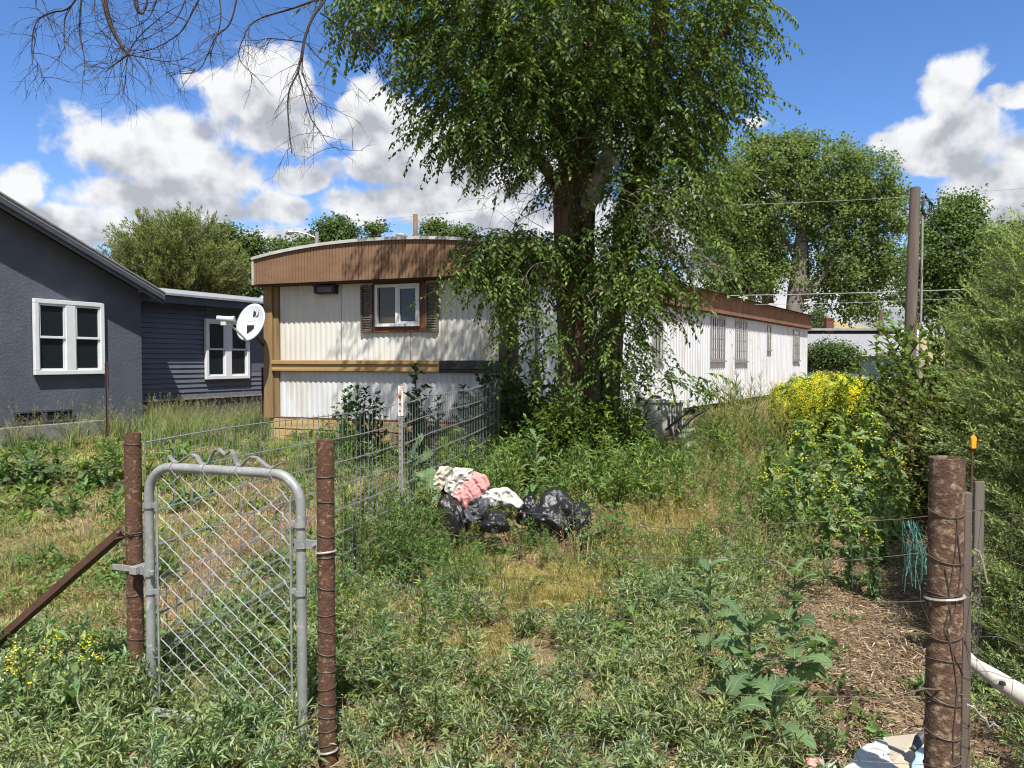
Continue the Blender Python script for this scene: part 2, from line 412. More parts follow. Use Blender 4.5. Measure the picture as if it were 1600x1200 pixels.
def proto_spray(n, Ls, L, W, cs, stemc, droop=1.0, out=1.0):
    "a drooping elm twig: curved stem with alternate leaves, growing along +x then hanging"
    f = Foli(); k = 6; p = np.zeros(3); d = np.array([out, rng.normal(0, .3), .25]); pts = [p.copy()]
    for i in range(k):
        d = unit(d+np.array([0, rng.normal(0, .12), -droop*.42])); p = p+d*Ls/k; pts.append(p.copy())
    pts = np.array(pts); f.stem(pts[:-1], pts[1:], np.linspace(.0035, .0015, k), np.linspace(.003, .001, k), stemc)
    s = np.linspace(.05, 1, n); q = s*k*.999; i = q.astype(int); fr = (q-i)[:, None]
    pos = pts[i]*(1-fr)+pts[i+1]*fr; ax = unit(pts[i+1]-pts[i])
    sg = np.where(np.arange(n) % 2, 1., -1.)[:, None]; sd = unit(np.cross(ax, [0, 0, 1.])+1e-3)
    d = unit(ax*.6+sd*sg*.9+np.array([0, 0, -.35])+rng.normal(0, .25, (n, 3))); nr = unit(np.array([0, 0, 1.])+rng.normal(0, .45, (n, 3)))
    pos = pos+d*.008
    f.leaf(pos, d, nr, L*rng.uniform(.65, 1.15, n), W*rng.uniform(.8, 1.15, n), cs, .15)
    return f.arr()
def proto_juniper(cs, n=12, Lx=.34, wd=1.0, ll=.024, br=.36):
    f = Foli(); ax = np.array([1, 0, .15]); s = np.linspace(.08, 1, n); base_cs = np.array(cs); pts = s[:, None]*Lx*ax+np.stack([0*s, 0*s, -.08*s*s*Lx*2], 1)
    f.stem(np.zeros((1, 3)), pts[-1:], .004, .002, (.12, .1, .05))
    for i in range(n):
        for sg in (-1, 1):
            if rng.random() < .12: continue
            ln = Lx*(br*(1-s[i]*.7))*rng.uniform(.7, 1.2); d = unit(np.array([.9, sg*.75, rng.normal(.1, .3)])); m = max(4, int(ln/(ll*.5)))
            t = np.linspace(.1, 1, m); q = pts[i]+d*t[:, None]*ln
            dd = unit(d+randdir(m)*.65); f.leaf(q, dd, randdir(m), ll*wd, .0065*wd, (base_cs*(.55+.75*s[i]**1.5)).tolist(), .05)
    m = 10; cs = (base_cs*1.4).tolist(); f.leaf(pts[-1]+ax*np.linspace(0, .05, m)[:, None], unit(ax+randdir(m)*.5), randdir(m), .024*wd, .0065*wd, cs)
    return f.arr()

GREEN_K = [(.14, .225, .07), (.17, .255, .085), (.205, .285, .105), (.11, .185, .06), (.24, .28, .09)]
GREEN_S = [(.245, .30, .165), (.205, .27, .125), (.31, .355, .22), (.165, .225, .105), (.29, .32, .14)]
GREEN_Y = [(.13, .16, .04), (.16, .18, .055), (.10, .14, .035)]
STRAW = [(.36, .27, .14), (.42, .33, .19), (.30, .21, .11)]
PINKSTRAW = [(.40, .26, .18), (.34, .21, .14), (.46, .33, .23)]
OLIVE = [(.22, .19, .05), (.27, .23, .07), (.18, .17, .045)]
GOLD = [(.32, .26, .08), (.38, .31, .11), (.25, .22, .07)]
LETT = [(.125, .195, .085), (.16, .235, .11), (.10, .165, .075)]
YEL = (.72, .60, .02)

# ------------------------------------------------------------------ ground and far hills
def axis(a, b, dens, far):
    q = np.arange(a, b, dens).tolist(); 
    return q
xs = np.concatenate([-np.geomspace(900, 14, 16), np.arange(-13, 13.01, .16), np.geomspace(14, 900, 16)])
ys = np.concatenate([-np.geomspace(300, 1.2, 10), np.arange(-1, 18, .16), np.geomspace(18.5, 1400, 40)])
X, Y = np.meshgrid(xs, ys); Z = ground(X, Y)
Z = Z+.035*np.array([[mnoise.noise((x*1.7, y*1.7, 3.)) if abs(x) < 14 and 0 < y < 19 else 0 for x in xs] for y in ys])
nx, ny = len(xs), len(ys); V = np.stack([X, Y, Z], -1).reshape(-1, 3)
i = (np.arange(ny-1)[:, None]*nx+np.arange(nx-1)[None]).reshape(-1, 1); Fq = np.concatenate([i, i+1, i+nx+1, i+nx], 1)
gm, nt, b = newmat('earth'); Lk = nt.links; b.inputs['Roughness'].default_value = .95; b.inputs['Specular IOR Level'].default_value = .1
tc = nd(nt, 'ShaderNodeTexCoord')
def gn(scale, det=8):
    n = nd(nt, 'ShaderNodeTexNoise'); n.inputs['Scale'].default_value = scale; n.inputs['Detail'].default_value = det; n.inputs['Roughness'].default_value = .65
    Lk.new(tc.outputs['Object'], n.inputs['Vector']); return n.outputs['Fac']
def gmix(a, bcol, fac, lo, hi):
    mr = nd(nt, 'ShaderNodeMapRange'); mr.inputs[1].default_value = lo; mr.inputs[2].default_value = hi; Lk.new(fac, mr.inputs[0])
    mx = nd(nt, 'ShaderNodeMix', data_type='RGBA'); Lk.new(mr.outputs[0], mx.inputs[0])
    if isinstance(a, tuple): mx.inputs[6].default_value = c4(a)
    else: Lk.new(a, mx.inputs[6])
    mx.inputs[7].default_value = c4(bcol); return mx.outputs[2]
c = gmix((.13, .085, .055), (.24, .175, .11), gn(2.2), .4, .62)
c = gmix(c, (.34, .26, .16), gn(26), .52, .68)
c = gmix(c, (.13, .12, .05), gn(1.3, 9), .56, .7)
c = gmix(c, (.06, .04, .028), gn(60), .62, .72)
Lk.new(c, b.inputs['Base Color'])
bp = nd(nt, 'ShaderNodeBump'); bp.inputs['Strength'].default_value = .9; bp.inputs['Distance'].default_value = .03
Lk.new(gn(40), bp.inputs['Height']); Lk.new(bp.outputs[0], b.inputs['Normal'])
tag(npobj('ground', V, Fq, gm, smooth=True), kind='structure')
hx = np.linspace(-700, 900, 120); hy = np.linspace(260, 900, 30); HX, HY = np.meshgrid(hx, hy)
HZ = np.clip((HY-260)/200, 0, 1)*(17+7*np.sin(HX*.013)+6*np.sin(HX*.041+1)+4*np.sin(HX*.09+HY*.02))-2
V = np.stack([HX, HY, HZ], -1).reshape(-1, 3); k = len(hx); i = (np.arange(len(hy)-1)[:, None]*k+np.arange(k-1)[None]).reshape(-1, 1)
tag(npobj('hills', V, np.concatenate([i, i+1, i+k+1, i+k], 1), mat('dry_hill', (.30, .23, .10), (.22, .19, .085), .05, .95, c3=(.08, .09, .04), s3=.3, lo3=.6, hi3=.68), smooth=True), kind='structure')
# ------------------------------------------------------------------ mobile home
A0 = P(424, 600, 13.6); B0 = P(788, 600, 12.0); E0 = P(1260, 600, 31.8)
FW = Fr((A0.x, A0.y), (B0.x, B0.y))           # front wall, n points to the street
SW = Fr((B0.x, B0.y), (E0.x, E0.y))           # long side wall
Q0 = Vector((A0.x+E0.x-B0.x, A0.y+E0.y-B0.y))
home = thing('mobile_home', 'long white corrugated metal mobile home with brown wood-look band under its arched roof', 'mobile home', (B0.x*.5+A0.x*.5, B0.y*.5+A0.y*.5, .25))
zt = FW.z(600, 451); zm1 = FW.z(500, 564); zm0 = FW.z(500, 580.5); zb = FW.z(560, 655)
zband = FW.z(560, 438)
W_ = FW.len
# upper panel and lower panel, built around the window opening
u_w0, u_w1 = FW.u(566), FW.u(687); z_w1 = FW.z(620, 441); z_w0 = FW.z(620, 519)
m = MB(); FW.corrug(m, FW.u(436), W_-.03, zm1-.03, zband+.1, .105, .010)
m.obj('front_panel', 'white_sheet', home)
m = MB(); FW.corrug(m, FW.u(438), W_-.03, zb, zm0+.03, .105, .010, .012)
m.obj('skirt_panel', 'white_skirt', home)
def post(px0, px1, nn, z0, z1, parent=home):
    m = MB(); FW.box(m, FW.u(px0), FW.u(px1), z0, z1, -.02, nn); return m
m = post(418, 431, .10, zb-.02, zband+.02); FW.box(m, FW.u(431)+.002, FW.u(438.5), zb-.01, zband+.02, -.02, .05)
m.obj('corner_post', 'tan_wood', home, bevel=.006)
m = MB(); FW.box(m, W_-.06, W_+.08, zb-.02, zband+.02, -.02, .09); FW.box(m, W_+.083, W_+.22, .3, zband+.02, -.06, .03)
m.obj('corner_post', 'dark_brown', home, bevel=.006)
m = MB(); FW.box(m, FW.u(431), FW.u(690), zm0, zm1, .02, .10); FW.box(m, FW.u(431), FW.u(690), zm1-.055, zm1+.012, .10, .125)
FW.box(m, FW.u(431), FW.u(690), zm0+.01, zm0+.05, .10, .118)
m.obj('bumper_rail', 'rail_wood', home, bevel=.004, label='tan wooden rail across the front')
m = MB(); FW.box(m, FW.u(690)+.003, W_-.02, zm0-.005, zm1+.01, .02, .105); FW.box(m, FW.u(692), FW.u(772), zm0+.05, zm0+.085, .105, .125)
m.obj('bumper_rail', 'burnt', home, bevel=.008, label='charred black end of the front rail')
m = MB()
for i, (dz, u1) in enumerate(((0, W_-.1), (.19, W_-.2), (.38, W_-.1))):
    FW.box(m, FW.u(425), u1, zb-.2-dz, zb-.03-dz, .0, .05+.01*i)
m.obj('skirting_board', 'plank_wood', home, bevel=.006)
m = MB(); FW.box(m, FW.u(426), W_, zb-.03, zb+.006, -.03, .045); m.obj('sill_beam', 'red_wood', home)
for q in (534, 641): m = MB(); FW.box(m, FW.u(q), FW.u(q)+.012, zm1+.015, zband+.02, .006, .0135); m.obj('panel_seam', 'alu', home)
# window with wood surround and shutters
m = MB(); FW.frame(m, FW.u(585.5), FW.u(666), FW.z(620, 519), FW.z(620, 440), .085, .0, .05)
m.obj('window_surround', 'red_wood', home, bevel=.004)
u0, u1, z0, z1 = FW.u(590), FW.u(659), FW.z(620, 510.5), FW.z(620, 444.5)
m = MB(); FW.frame(m, u0, u1, z0, z1, .05, .03, .085); um = (u0+u1)/2; FW.box(m, um-.035, um+.02, z0+.05, z1-.05, .04, .07)
FW.frame(m, um+.02, u1-.05, z0+.05, z1-.05, .03, .035, .065)
win = m.obj('window', 'vinyl_white', home, bevel=.004)
m = MB(); FW.box(m, u0+.05, um-.035, z0+.05, z1-.05, .03, .036); m.obj('pane', 'glass_tan', win)
m = MB(); FW.box(m, um+.05, u1-.08, z0+.08, z1-.08, .03, .038); m.obj('pane', 'glass', win)
for a, bb in ((566.6, 585), (666.5, 686.6)):
    m = MB(); ua, ub = FW.u(a), FW.u(bb); za, zc = FW.z(620, 519), FW.z(620, 444.5)
    FW.frame(m, ua, ub, za, zc, .035, .017, .06)
    for k in range(17):
        zz = za+.04+k*(zc-za-.08)/17
        m.hexa([FW.pt(ua+.035, zz, .055), FW.pt(ub-.035, zz, .055), FW.pt(ub-.035, zz, .03), FW.pt(ua+.035, zz, .03)]+
               [FW.pt(ua+.035, zz+.03, .035), FW.pt(ub-.035, zz+.03, .035), FW.pt(ub-.035, zz+.03, .02), FW.pt(ua+.035, zz+.03, .02)])
    m.obj('shutter', 'shutter', home)
m = MB(); FW.box(m, FW.u(502), FW.u(526), FW.z(514, 457), FW.z(514, 449), .02, .12)
la = m.obj('porch_light', 'lamp_glass', home)
m = MB(); FW.box(m, FW.u(498), FW.u(531), FW.z(514, 449), FW.z(514, 446.5), .015, .15); FW.box(m, FW.u(499), FW.u(502), FW.z(514, 459), FW.z(514, 449), .015, .14)
FW.box(m, FW.u(526), FW.u(530.5), FW.z(514, 460), FW.z(514, 449), .015, .14); FW.box(m, FW.u(502), FW.u(526), FW.z(514, 460), FW.z(514, 457.5), .015, .13)
m.obj('lamp_frame', 'black_plastic', la)
# fascia band on the front, arched on top
OV = .34; ua, ub = FW.u(398, OV), W_+.2; zf0 = FW.z(560, 437.5, OV); N = 40
zl = FW.z(398.5, 402, OV); zc = FW.z(602, 370.5, OV)
def arch(t): return zl+(zc-zl)*(1-abs(2*t-1)**2.2)
m = MB(); pitch = .062; us = []; u = ua
while u < ub:
    us += [(u, 0), (u+pitch*.82, 0), (u+pitch*.85, -.012), (u+pitch*.97, -.012)]; u += pitch
us = [q for q in us if q[0] <= ub]; k = len(us)
vs = [FW.pt(q, zf0, OV+h) for q, h in us]+[FW.pt(q, arch((q-ua)/(ub-ua))-.01, OV+h) for q, h in us]
m.add(vs, [(i, i+1, k+i+1, k+i) for i in range(k-1)])
m.obj('roof_band', 'brown_panel', home)
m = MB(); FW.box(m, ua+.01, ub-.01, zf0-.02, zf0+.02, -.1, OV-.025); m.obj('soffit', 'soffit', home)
# long-side fascia, walls, roof
zs0, zs1 = SW.z(1130, 492), SW.z(1130, 463); LS = SW.len
m = MB(); SW.corrug(m, .14, LS, .45, zs0+.05, .2, .028); m.obj('side_wall', 'white_skirt', home)
pw = [FW.a, Q0]; BKW = Fr((E0.x, E0.y), (Q0.x, Q0.y)); LW = Fr((Q0.x, Q0.y), (A0.x, A0.y))
m = MB(); BKW.box(m, 0.02, BKW.len-.02, .4, zs1, -.1, 0); LW.box(m, .02, LW.len-.02, .4, zs1, -.1, -.005); FW.box(m, .1, W_-.1, zb, zs1, -.14, -.03)
m.obj('rear_wall', 'white_skirt', home)
m = MB(); SW.box(m, -.3, LS+.1, zs0, zs1-.012, .02, .16)
for q in np.arange(.9, LS, 2.44): SW.box(m, q, q+.04, zs0+.004, zs1-.016, .16, .166)
m.obj('side_fascia', 'brown_fascia', home)
m = MB(); LW.box(m, 0, LW.len+.2, zs0, zs1-.012, .02, .16); m.obj('side_fascia', 'brown_fascia', home)
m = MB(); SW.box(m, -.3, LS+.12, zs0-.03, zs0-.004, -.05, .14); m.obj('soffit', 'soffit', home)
# arched roof skin
na = 24; rows = [(FW, ua-.02, ub+.02, OV+.03), None]
pF = [FW.pt(ua-.03+(ub-ua+.06)*i/na, arch(i/na), OV+.035) for i in range(na+1)]
bk = Vector((E0.x-B0.x, E0.y-B0.y, 0)); dzr = Vector((0, 0, zs1-zl))
pB = [p+bk*1.02+dzr*1.0 for p in pF]
m = MB(); vs = pF+pB+[p-Vector((0, 0, .05)) for p in pF]+[p-Vector((0, 0, .05)) for p in pB]; k = na+1
m.add(vs, [(i, i+1, k+i+1, k+i) for i in range(na)]+[(2*k+i+1, 2*k+i, 3*k+i, 3*k+i+1) for i in range(na)]+[(i+1, i, 2*k+i, 2*k+i+1) for i in range(na)]
      + [(k+i, k+i+1, 3*k+i+1, 3*k+i) for i in range(na)]+[(0, k, 3*k, 2*k), (k-1, 3*k-1, 4*k-1, 2*k+k-1)])
m.obj('roof', 'roof_metal', home)
m = MB(); FW.box(m, ua-.03, ua+.012, zf0-.01, zl-.005, -.25, OV+.02); m.obj('corner_trim', 'roof_metal', home)
def vent(px, py, D, r, h):
    c = P(px, py, D); m = MB(); m.lathe((c.x, c.y, c.z-.35), [(r*.7, 0), (r*.7, .35-h*.4), (r*1.15, .35-h*.4), (r*1.2, .35), (r*.4, .35+h*.3), (.01, .35+h*.32)], 14)
    m.obj('roof_vent', 'roof_metal', home, smooth=True)
vent(626, 366, 16, .09, .08); vent(672, 374, 15, .13, .1); vent(1160, 465, 26.5, .16, .13); vent(1205, 476, 30, .17, .14)
# side windows
def swin(a, bb, ya, yb, mull=True, pm='glass'):
    u0, u1 = SW.u(a, .03), SW.u(bb, .03); z1 = SW.z(a, ya, .03); z0 = SW.z(a, yb, .03)
    m = MB(); SW.frame(m, u0, u1, z0, z1, .05, .0, .05); um = (u0+u1)/2
    if mull: SW.box(m, um-.03, um+.03, z0+.05, z1-.05, .005, .045)
    for k in (1, 2, 3): SW.box(m, u0+.05, u1-.05, z0+(z1-z0)*k/4-.006, z0+(z1-z0)*k/4+.006, .018, .032)
    SW.box(m, u0-.03, u1+.03, z0-.05, z0-.003, 0, .09)
    w = m.obj('window', 'alu', home)
    m = MB(); SW.box(m, u0+.05, u1-.05, z0+.05, z1-.05, .016, .026); m.obj('pane', pm, w)
swin(1021, 1035, 498, 561); swin(1110, 1132, 494, 563); swin(1148, 1166.5, 500, 564); swin(1198.5, 1203.6, 508, 546, False); swin(1239, 1248.8, 515, 563, False, 'glass_tan')
u0, u1 = SW.u(838), SW.u(868); m = MB(); SW.box(m, u0, u1, .75, 2.82, .015, .05)
dr = m.obj('door', 'vinyl_white', home, bevel=.005)
m = MB(); SW.frame(m, u0-.06, u1+.06, .7, 2.88, .055, .012, .07); m.obj('door_frame', 'alu', dr)
m = MB()
for k in range(2): SW.box(m, u0+.12, u1-.12, .95+k*.95, 1.7+k*.95, .05, .06)
m.obj('door_panel', 'vinyl_white', dr)
m = MB(); m.lathe(SW.pt(u0+.08, 1.7, .1), [(.03, -.03), (.035, 0), (.03, .03)], 10); m.obj('handle', 'alu', dr)

# ------------------------------------------------------------------ grey house on the left
tx, ty = .4275, .904
C0 = P(222, 600, 15.0)
HF = Fr((C0.x-tx*9, C0.y-ty*9), (C0.x, C0.y))          # gable wall, its near end beyond the frame
hu = lambda px, n=0: HF.u(px, n)
house = thing('house', 'blue-grey stucco house with white windows and a lower sided wing', 'house', (HF.pt(6, 0, -2).x, HF.pt(6, 0, -2).y, .2))
ze = HF.z(221, 455); slope = (HF.z(0, 322)-ze)/(HF.len-HF.u(0)); uap = HF.len-4.6
zr = lambda u: ze+slope*(HF.len-u) if u > uap else ze+slope*(HF.len-uap)-slope*(uap-u)
DEP = 5.0
m = MB(); prof = [(HF.len-9.2, 0), (HF.len, 0), (HF.len, ze-.02), (uap, zr(uap)-.02), (HF.len-9.2, ze-.02)]; k = 5
vs = [HF.pt(u, z, 0) for u, z in prof]+[HF.pt(u, z, -DEP) for u, z in prof]
m.add(vs, [(0, 1, 2, 3, 4), (9, 8, 7, 6, 5)]+[((i+1) % 5, i, 5+i, 5+(i+1) % 5) for i in range(5)]); m.obj('wall', 'stucco', house)
OH = .34
for sgn in (1, -1):
    def q(u, n, dz): return HF.pt(uap+sgn*(u-uap), zr(u)+dz, n)
    ue = HF.len+.28
    m = MB(); m.hexa([q(uap, OH, .03), q(ue, OH, .03), q(ue, -DEP-.3, .03), q(uap, -DEP-.3, .03), q(uap, OH, .10), q(ue, OH, .10), q(ue, -DEP-.3, .10), q(uap, -DEP-.3, .10)])
    rf = m.obj('roof', 'shingle', house)
    m = MB(); m.hexa([q(uap, OH-.03, -.12), q(ue, OH-.03, -.12), q(ue, OH-.07, -.12), q(uap, OH-.07, -.12), q(uap, OH-.03, .026), q(ue, OH-.03, .026), q(ue, OH-.07, .026), q(uap, OH-.07, .026)])
    m.hexa([q(uap, OH-.004, -.05), q(ue+.004, OH-.004, -.05), q(ue+.004, OH-.028, -.05), q(uap, OH-.028, -.05), q(uap, OH-.004, .028), q(ue+.004, OH-.004, .028), q(ue+.004, OH-.028, .028), q(uap, OH-.028, .028)])
    m.obj('rake_board', 'house_trim', rf)
    m = MB(); m.hexa([q(uap, OH+.015, .085), q(ue+.02, OH+.015, .085), q(ue+.02, OH-.04, .085), q(uap, OH-.04, .085), q(uap, OH+.015, .112), q(ue+.02, OH+.015, .112), q(ue+.02, OH-.04, .112), q(uap, OH-.04, .112)])
    m.obj('drip_edge', 'alu', rf)
def dh_window(fr, a, bb, ya, yb, n, parent, wfr=.06, sill=.0):
    "twin double-hung window"
    u0, u1 = fr.u(a, n), fr.u(bb, n); z1 = fr.z(a, ya, n); z0 = fr.z(a, yb, n)
    m = MB(); fr.frame(m, u0, u1, z0, z1, .075, n-.02, n+.05); um = (u0+u1)/2; fr.box(m, um-.09, um+.09, z0+.075, z1-.075, n-.02, n+.045)
    w = m.obj('window', 'vinyl_white', parent, bevel=.006)
    for s0, s1 in ((u0+.075, um-.09), (um+.09, u1-.075)):
        zm = (z0+z1)/2
        m = MB(); fr.frame(m, s0, s1, zm-.02, z1-.075, .035, n-.01, n+.03); fr.frame(m, s0, s1, z0+.075, zm+.02, .035, n-.025, n+.012); 
        m.obj('sash', 'vinyl_white', w)
        m = MB(); fr.box(m, s0+.035, s1-.035, zm+.015, z1-.11, n-.0, n+.006); m.obj('pane', 'glass', w)
        m = MB(); fr.box(m, s0+.035, s1-.035, z0+.11, zm-.015, n-.014, n-.008); m.obj('pane', 'glass', w)
dh_window(HF, 53, 162, 466, 586, .035, house)
# basement window and its concrete well
m = MB(); ub0, ub1 = hu(20), hu(110); zb0 = HF.z(70, 655)
HF.box(m, ub0, ub1, zb0-.05, zb0+.13, .0, .03); bw = m.obj('basement_window', 'black_void', house)
m = MB(); HF.frame(m, ub0-.03, ub1+.03, zb0-.05, zb0+.16, .03, .002, .05); HF.box(m, (ub0+ub1)/2-.04, (ub0+ub1)/2+.04, zb0-.02, zb0+.13, .01, .045); m.obj('frame', 'house_trim', bw)
m = MB(); HF.box(m, ub0-.6, ub1+.25, .2, zb0-.045, .5, .62); HF.box(m, ub1+.13, ub1+.25, .2, zb0-.05, .01, .5); HF.box(m, ub0-.6, ub0-.48, .2, zb0-.05, .01, .5)
m.obj('window_well', 'concrete', house, bevel=.01)
# lower wing set back from the gable wall
REC = -.42; L0 = HF.len; AE = L0+9
m = MB(); HF.box(m, L0-.1, AE, .2, 2.86, REC-4, REC-.02); m.obj('wall', 'house_trim', house)
zs = HF.z(250, 623, REC); zt_ = 2.83; uwl = HF.u(390, REC)
m = MB(); nb = 19; dz = (zt_-zs)/nb
for i in range(nb):
    za = zs+i*dz
    def lap(a, b2):
        m.hexa([HF.pt(a, za, REC+.026), HF.pt(b2, za, REC+.026), HF.pt(b2, za, REC-.015), HF.pt(a, za, REC-.015),
                HF.pt(a, za+dz-.004, REC+.004), HF.pt(b2, za+dz-.004, REC+.004), HF.pt(b2, za+dz-.004, REC-.015), HF.pt(a, za+dz-.004, REC-.015)])
    if i < 5: lap(L0-.1, AE)
    else: lap(L0-.1, HF.u(322, REC))
m.obj('lap_siding', 'siding', house)
m = MB(); HF.box(m, L0-.1, AE, zs-.05, zs-.004, REC-.01, REC+.03); m.obj('base_trim', 'alu', house)
m = MB(); HF.box(m, HF.u(323, REC), AE, zs+5*dz, zt_, REC-.015, REC+.008); m.obj('flat_panel', 'siding', house)
dh_window(HF, 320.5, 388.5, 497.5, 593, REC+.05, house)
m = MB(); m.hexa([HF.pt(L0-.05, 2.80, -.02), HF.pt(AE, 2.80, -.02), HF.pt(AE, 2.84, REC-.1), HF.pt(L0-.05, 2.84, REC-.1), HF.pt(L0-.05, 2.95, -.02), HF.pt(AE, 2.95, -.02), HF.pt(AE, 3.05, REC-.1), HF.pt(L0-.05, 3.05, REC-.1)])
m.obj('fascia', 'house_trim', house)
m = MB(); m.hexa([HF.pt(L0-.05, 2.955, .03), HF.pt(AE, 2.955, .03), HF.pt(AE, 3.5, -4.2), HF.pt(L0-.05, 3.5, -4.2), HF.pt(L0-.05, 3.0, .03), HF.pt(AE, 3.0, .03), HF.pt(AE, 3.55, -4.2), HF.pt(L0-.05, 3.55, -4.2)])
m.obj('roof', 'roof_white', house, label='pale low-pitched roof of the wing')

# ------------------------------------------------------------------ satellite dish on the corner of the mobile home
dp = P(391, 503, 13.15)
dish = thing('satellite_dish', 'pale grey oval satellite dish on a bent mast at the white home corner', 'satellite dish', (dp.x, dp.y, dp.z-.4))
nrm = Vector((-.36, -.87, .33)).normalized(); xx = Vector((0, 0, 1)).cross(nrm).normalized(); yy = nrm.cross(xx)
def dpt(a, b2, c): return dp+xx*a+yy*b2+nrm*c
rings, seg = 8, 36; vs = [dpt(0, 0, -.05)]; fs = []
for i in range(1, rings+1):
    r = i/rings
    for k in range(seg): 
        a = 2*math.pi*k/seg; vs.append(dpt(.29*r*math.cos(a), .34*r*math.sin(a), -.05+.05*r*r))
for k in range(seg): fs.append((0, 1+k, 1+(k+1) % seg))
for i in range(rings-1):
    for k in range(seg): fs.append((1+i*seg+k, 1+(i+1)*seg+k, 1+(i+1)*seg+(k+1) % seg, 1+i*seg+(k+1) % seg))
m = MB().add(vs, fs); o = m.obj('reflector', 'dish', dish, smooth=True); sm = o.modifiers.new('thick', 'SOLIDIFY'); sm.thickness = .012; sm.offset = -1
def flat(poly, c=.004):   # a decal lying just proud of the dish surface
    return [dpt(x, y, -.05+.05*((x/.29)**2+(y/.34)**2)+c) for x, y in poly]
def logo():
    m = MB(); x0, y0 = .05, .16
    A = [(x0-.06+.065*math.sin(t), y0+.058*math.cos(t)) for t in np.linspace(.05, math.pi-.05, 12)]
    m.add(flat(A), [tuple(range(len(A)))])
    return m
    o1 = [(x0+.005+.09*math.sin(t), y0+.085*math.cos(t)) for t in np.linspace(.75, math.pi-.2, 12)]
    i1 = [(x0+.075, y0-.1), (x0+.075, y0+.09)]
    B2 = [(x0+.02, y0-.078)]+[(x0+.02+.06*math.sin(t), y0-.02+.075*math.cos(t)) for t in np.linspace(math.pi-.1, 1.1, 8)]+[(x0+.085, y0+.04), (x0+.085, y0-.078)]
    m.add(flat(B2), [tuple(range(len(B2)))])
    return m
logo().obj('emblem', 'dish_mark', dish)
m = MB(); x0, y0 = .05, .16; arc_ = [(x0-.03+.085*math.cos(t), y0+.02+.075*math.sin(t)) for t in np.linspace(-1.25, .35, 10)]; edge = [(x0-.005+.07*min(1, s*2), y0-.058+.09*max(0, s*2-1)) for s in np.linspace(0, 1, 10)]
q = flat(arc_+edge); m.add(q, [(i, 10+i, 11+i, i+1) for i in range(9)]); m.obj('emblem', 'dish_mark', dish)
def script_line(pts, w, name, mm):
    m = MB(); m.tube(flat(pts, .003), w, 4); return m
m = MB()
x = -.085
for ch in 'DIRECTV':
    strokes = {'D': [[(0, 0), (0, 1), (.6, .8), (.6, .2), (0, 0)]], 'I': [[(.3, 0), (.3, 1)]], 'R': [[(0, 0), (0, 1), (.6, .9), (.6, .55), (0, .5), (.6, 0)]],
               'E': [[(.6, 0), (0, 0), (0, 1), (.6, 1)], [(0, .5), (.5, .5)]], 'C': [[(.6, .1), (.1, 0), (0, .5), (.1, 1), (.6, .9)]], 'T': [[(.3, 0), (.3, 1)], [(0, 1), (.6, 1)]], 'V': [[(0, 1), (.3, 0), (.6, 1)]]}[ch]
    for s in strokes: m.tube(flat([(x+a*.02, .018+b2*.024) for a, b2 in s], .003), .0018, 4)
    x += .023
xs_ = np.linspace(-.09, .07, 40)
m.obj('lettering', 'dish_grey', dish); m = MB()
m.tube(flat([(q, -.17+.016*math.sin(q*190)+.01*math.sin(q*90)+.1*q) for q in xs_], .003), .0022, 4)
m.obj('lettering', 'dish_grey', dish)
lnb = P(358, 499, 12.9); foot = dpt(0, -.33, -.03)
m = MB(); m.tube([foot+nrm*-.05, foot, lnb+Vector((0, 0, -.07)), lnb], .018, 8); m.obj('feed_arm', 'dish_grey', dish, smooth=True)
m = MB(); e = (lnb-dp).normalized(); m.tube([lnb-Vector((.20, .02, -.02)), lnb+Vector((.03, 0, 0))], [.045, .05], 10); m.tube([lnb+Vector((.03, 0, 0)), lnb+Vector((.09, 0, 0))], [.055, .06], 10)
m.box(lnb+Vector((-.09, 0, -.05)), (.09, .07, .11)); m.obj('receiver', 'dish', dish, bevel=.01)
cw = FW.pt(FW.u(420), P(420, 545, 13.5).z, .06)
back = dpt(0, -.12, -.09)
m = MB(); m.tube([back+nrm*.05, back, back-nrm*.12+Vector((.02, .02, -.1)), (back+cw)/2+Vector((0, .02, -.03)), cw+Vector((-.05, 0, .06)), cw], .022, 8)
m.box(back+nrm*.02, (.12, .1, .16)); m.obj('mast', 'black_plastic', dish, smooth=True)
m = MB(); c0 = dpt(.05, -.38, -.1); m.tube([c0+Vector((.11*math.cos(t), .02*math.sin(2*t), .11*math.sin(t)-.02)) for t in np.linspace(0, 6.6, 26)], .005, 5); m.obj('cable', 'black_plastic', dish)
# ------------------------------------------------------------------ posts, gate and fences
def rusty_post(px, py_top, D, r, label, wires=(), wr=.0022, m='rust', loops=(), name='fence_post', tall=None):
    t = P(px, py_top, D); zb = gz(t.x, t.y)-.1
    o = thing(name, label, 'fence post', (t.x, t.y, gz(t.x, t.y)))
    mb = MB(); n = 28; prof = [(r, zb-t.z), (r, -.0), (r*.93, .001), (r*.90, -.004), (r*.88, -.25)]
    mb.lathe(t, prof, n); mb.obj('pipe', m, o, smooth=True)
    for (y, tl) in wires:
        mb = MB(); z = P(px, y, D).z; mb.ring((t.x, t.y, z), r+wr*.8, wr, 22, (random.uniform(-.25, .25), tl)); mb.obj('wire_wrap', 'rusty_wire', o)
    for y in loops:
        mb = MB(); z = P(px, y, D).z; mb.ring((t.x, t.y, z), r+.004, .005, 22, (.1, -.1)); mb.obj('wire_tie', 'white_wire', o)
    return o, t
pl, tl = rusty_post(207, 677, 3.5, .036, 'slim rusty pipe post the gate is latched to, with angle brace', [(693, .0), (832, .1), (928, .05), (995, 0)])
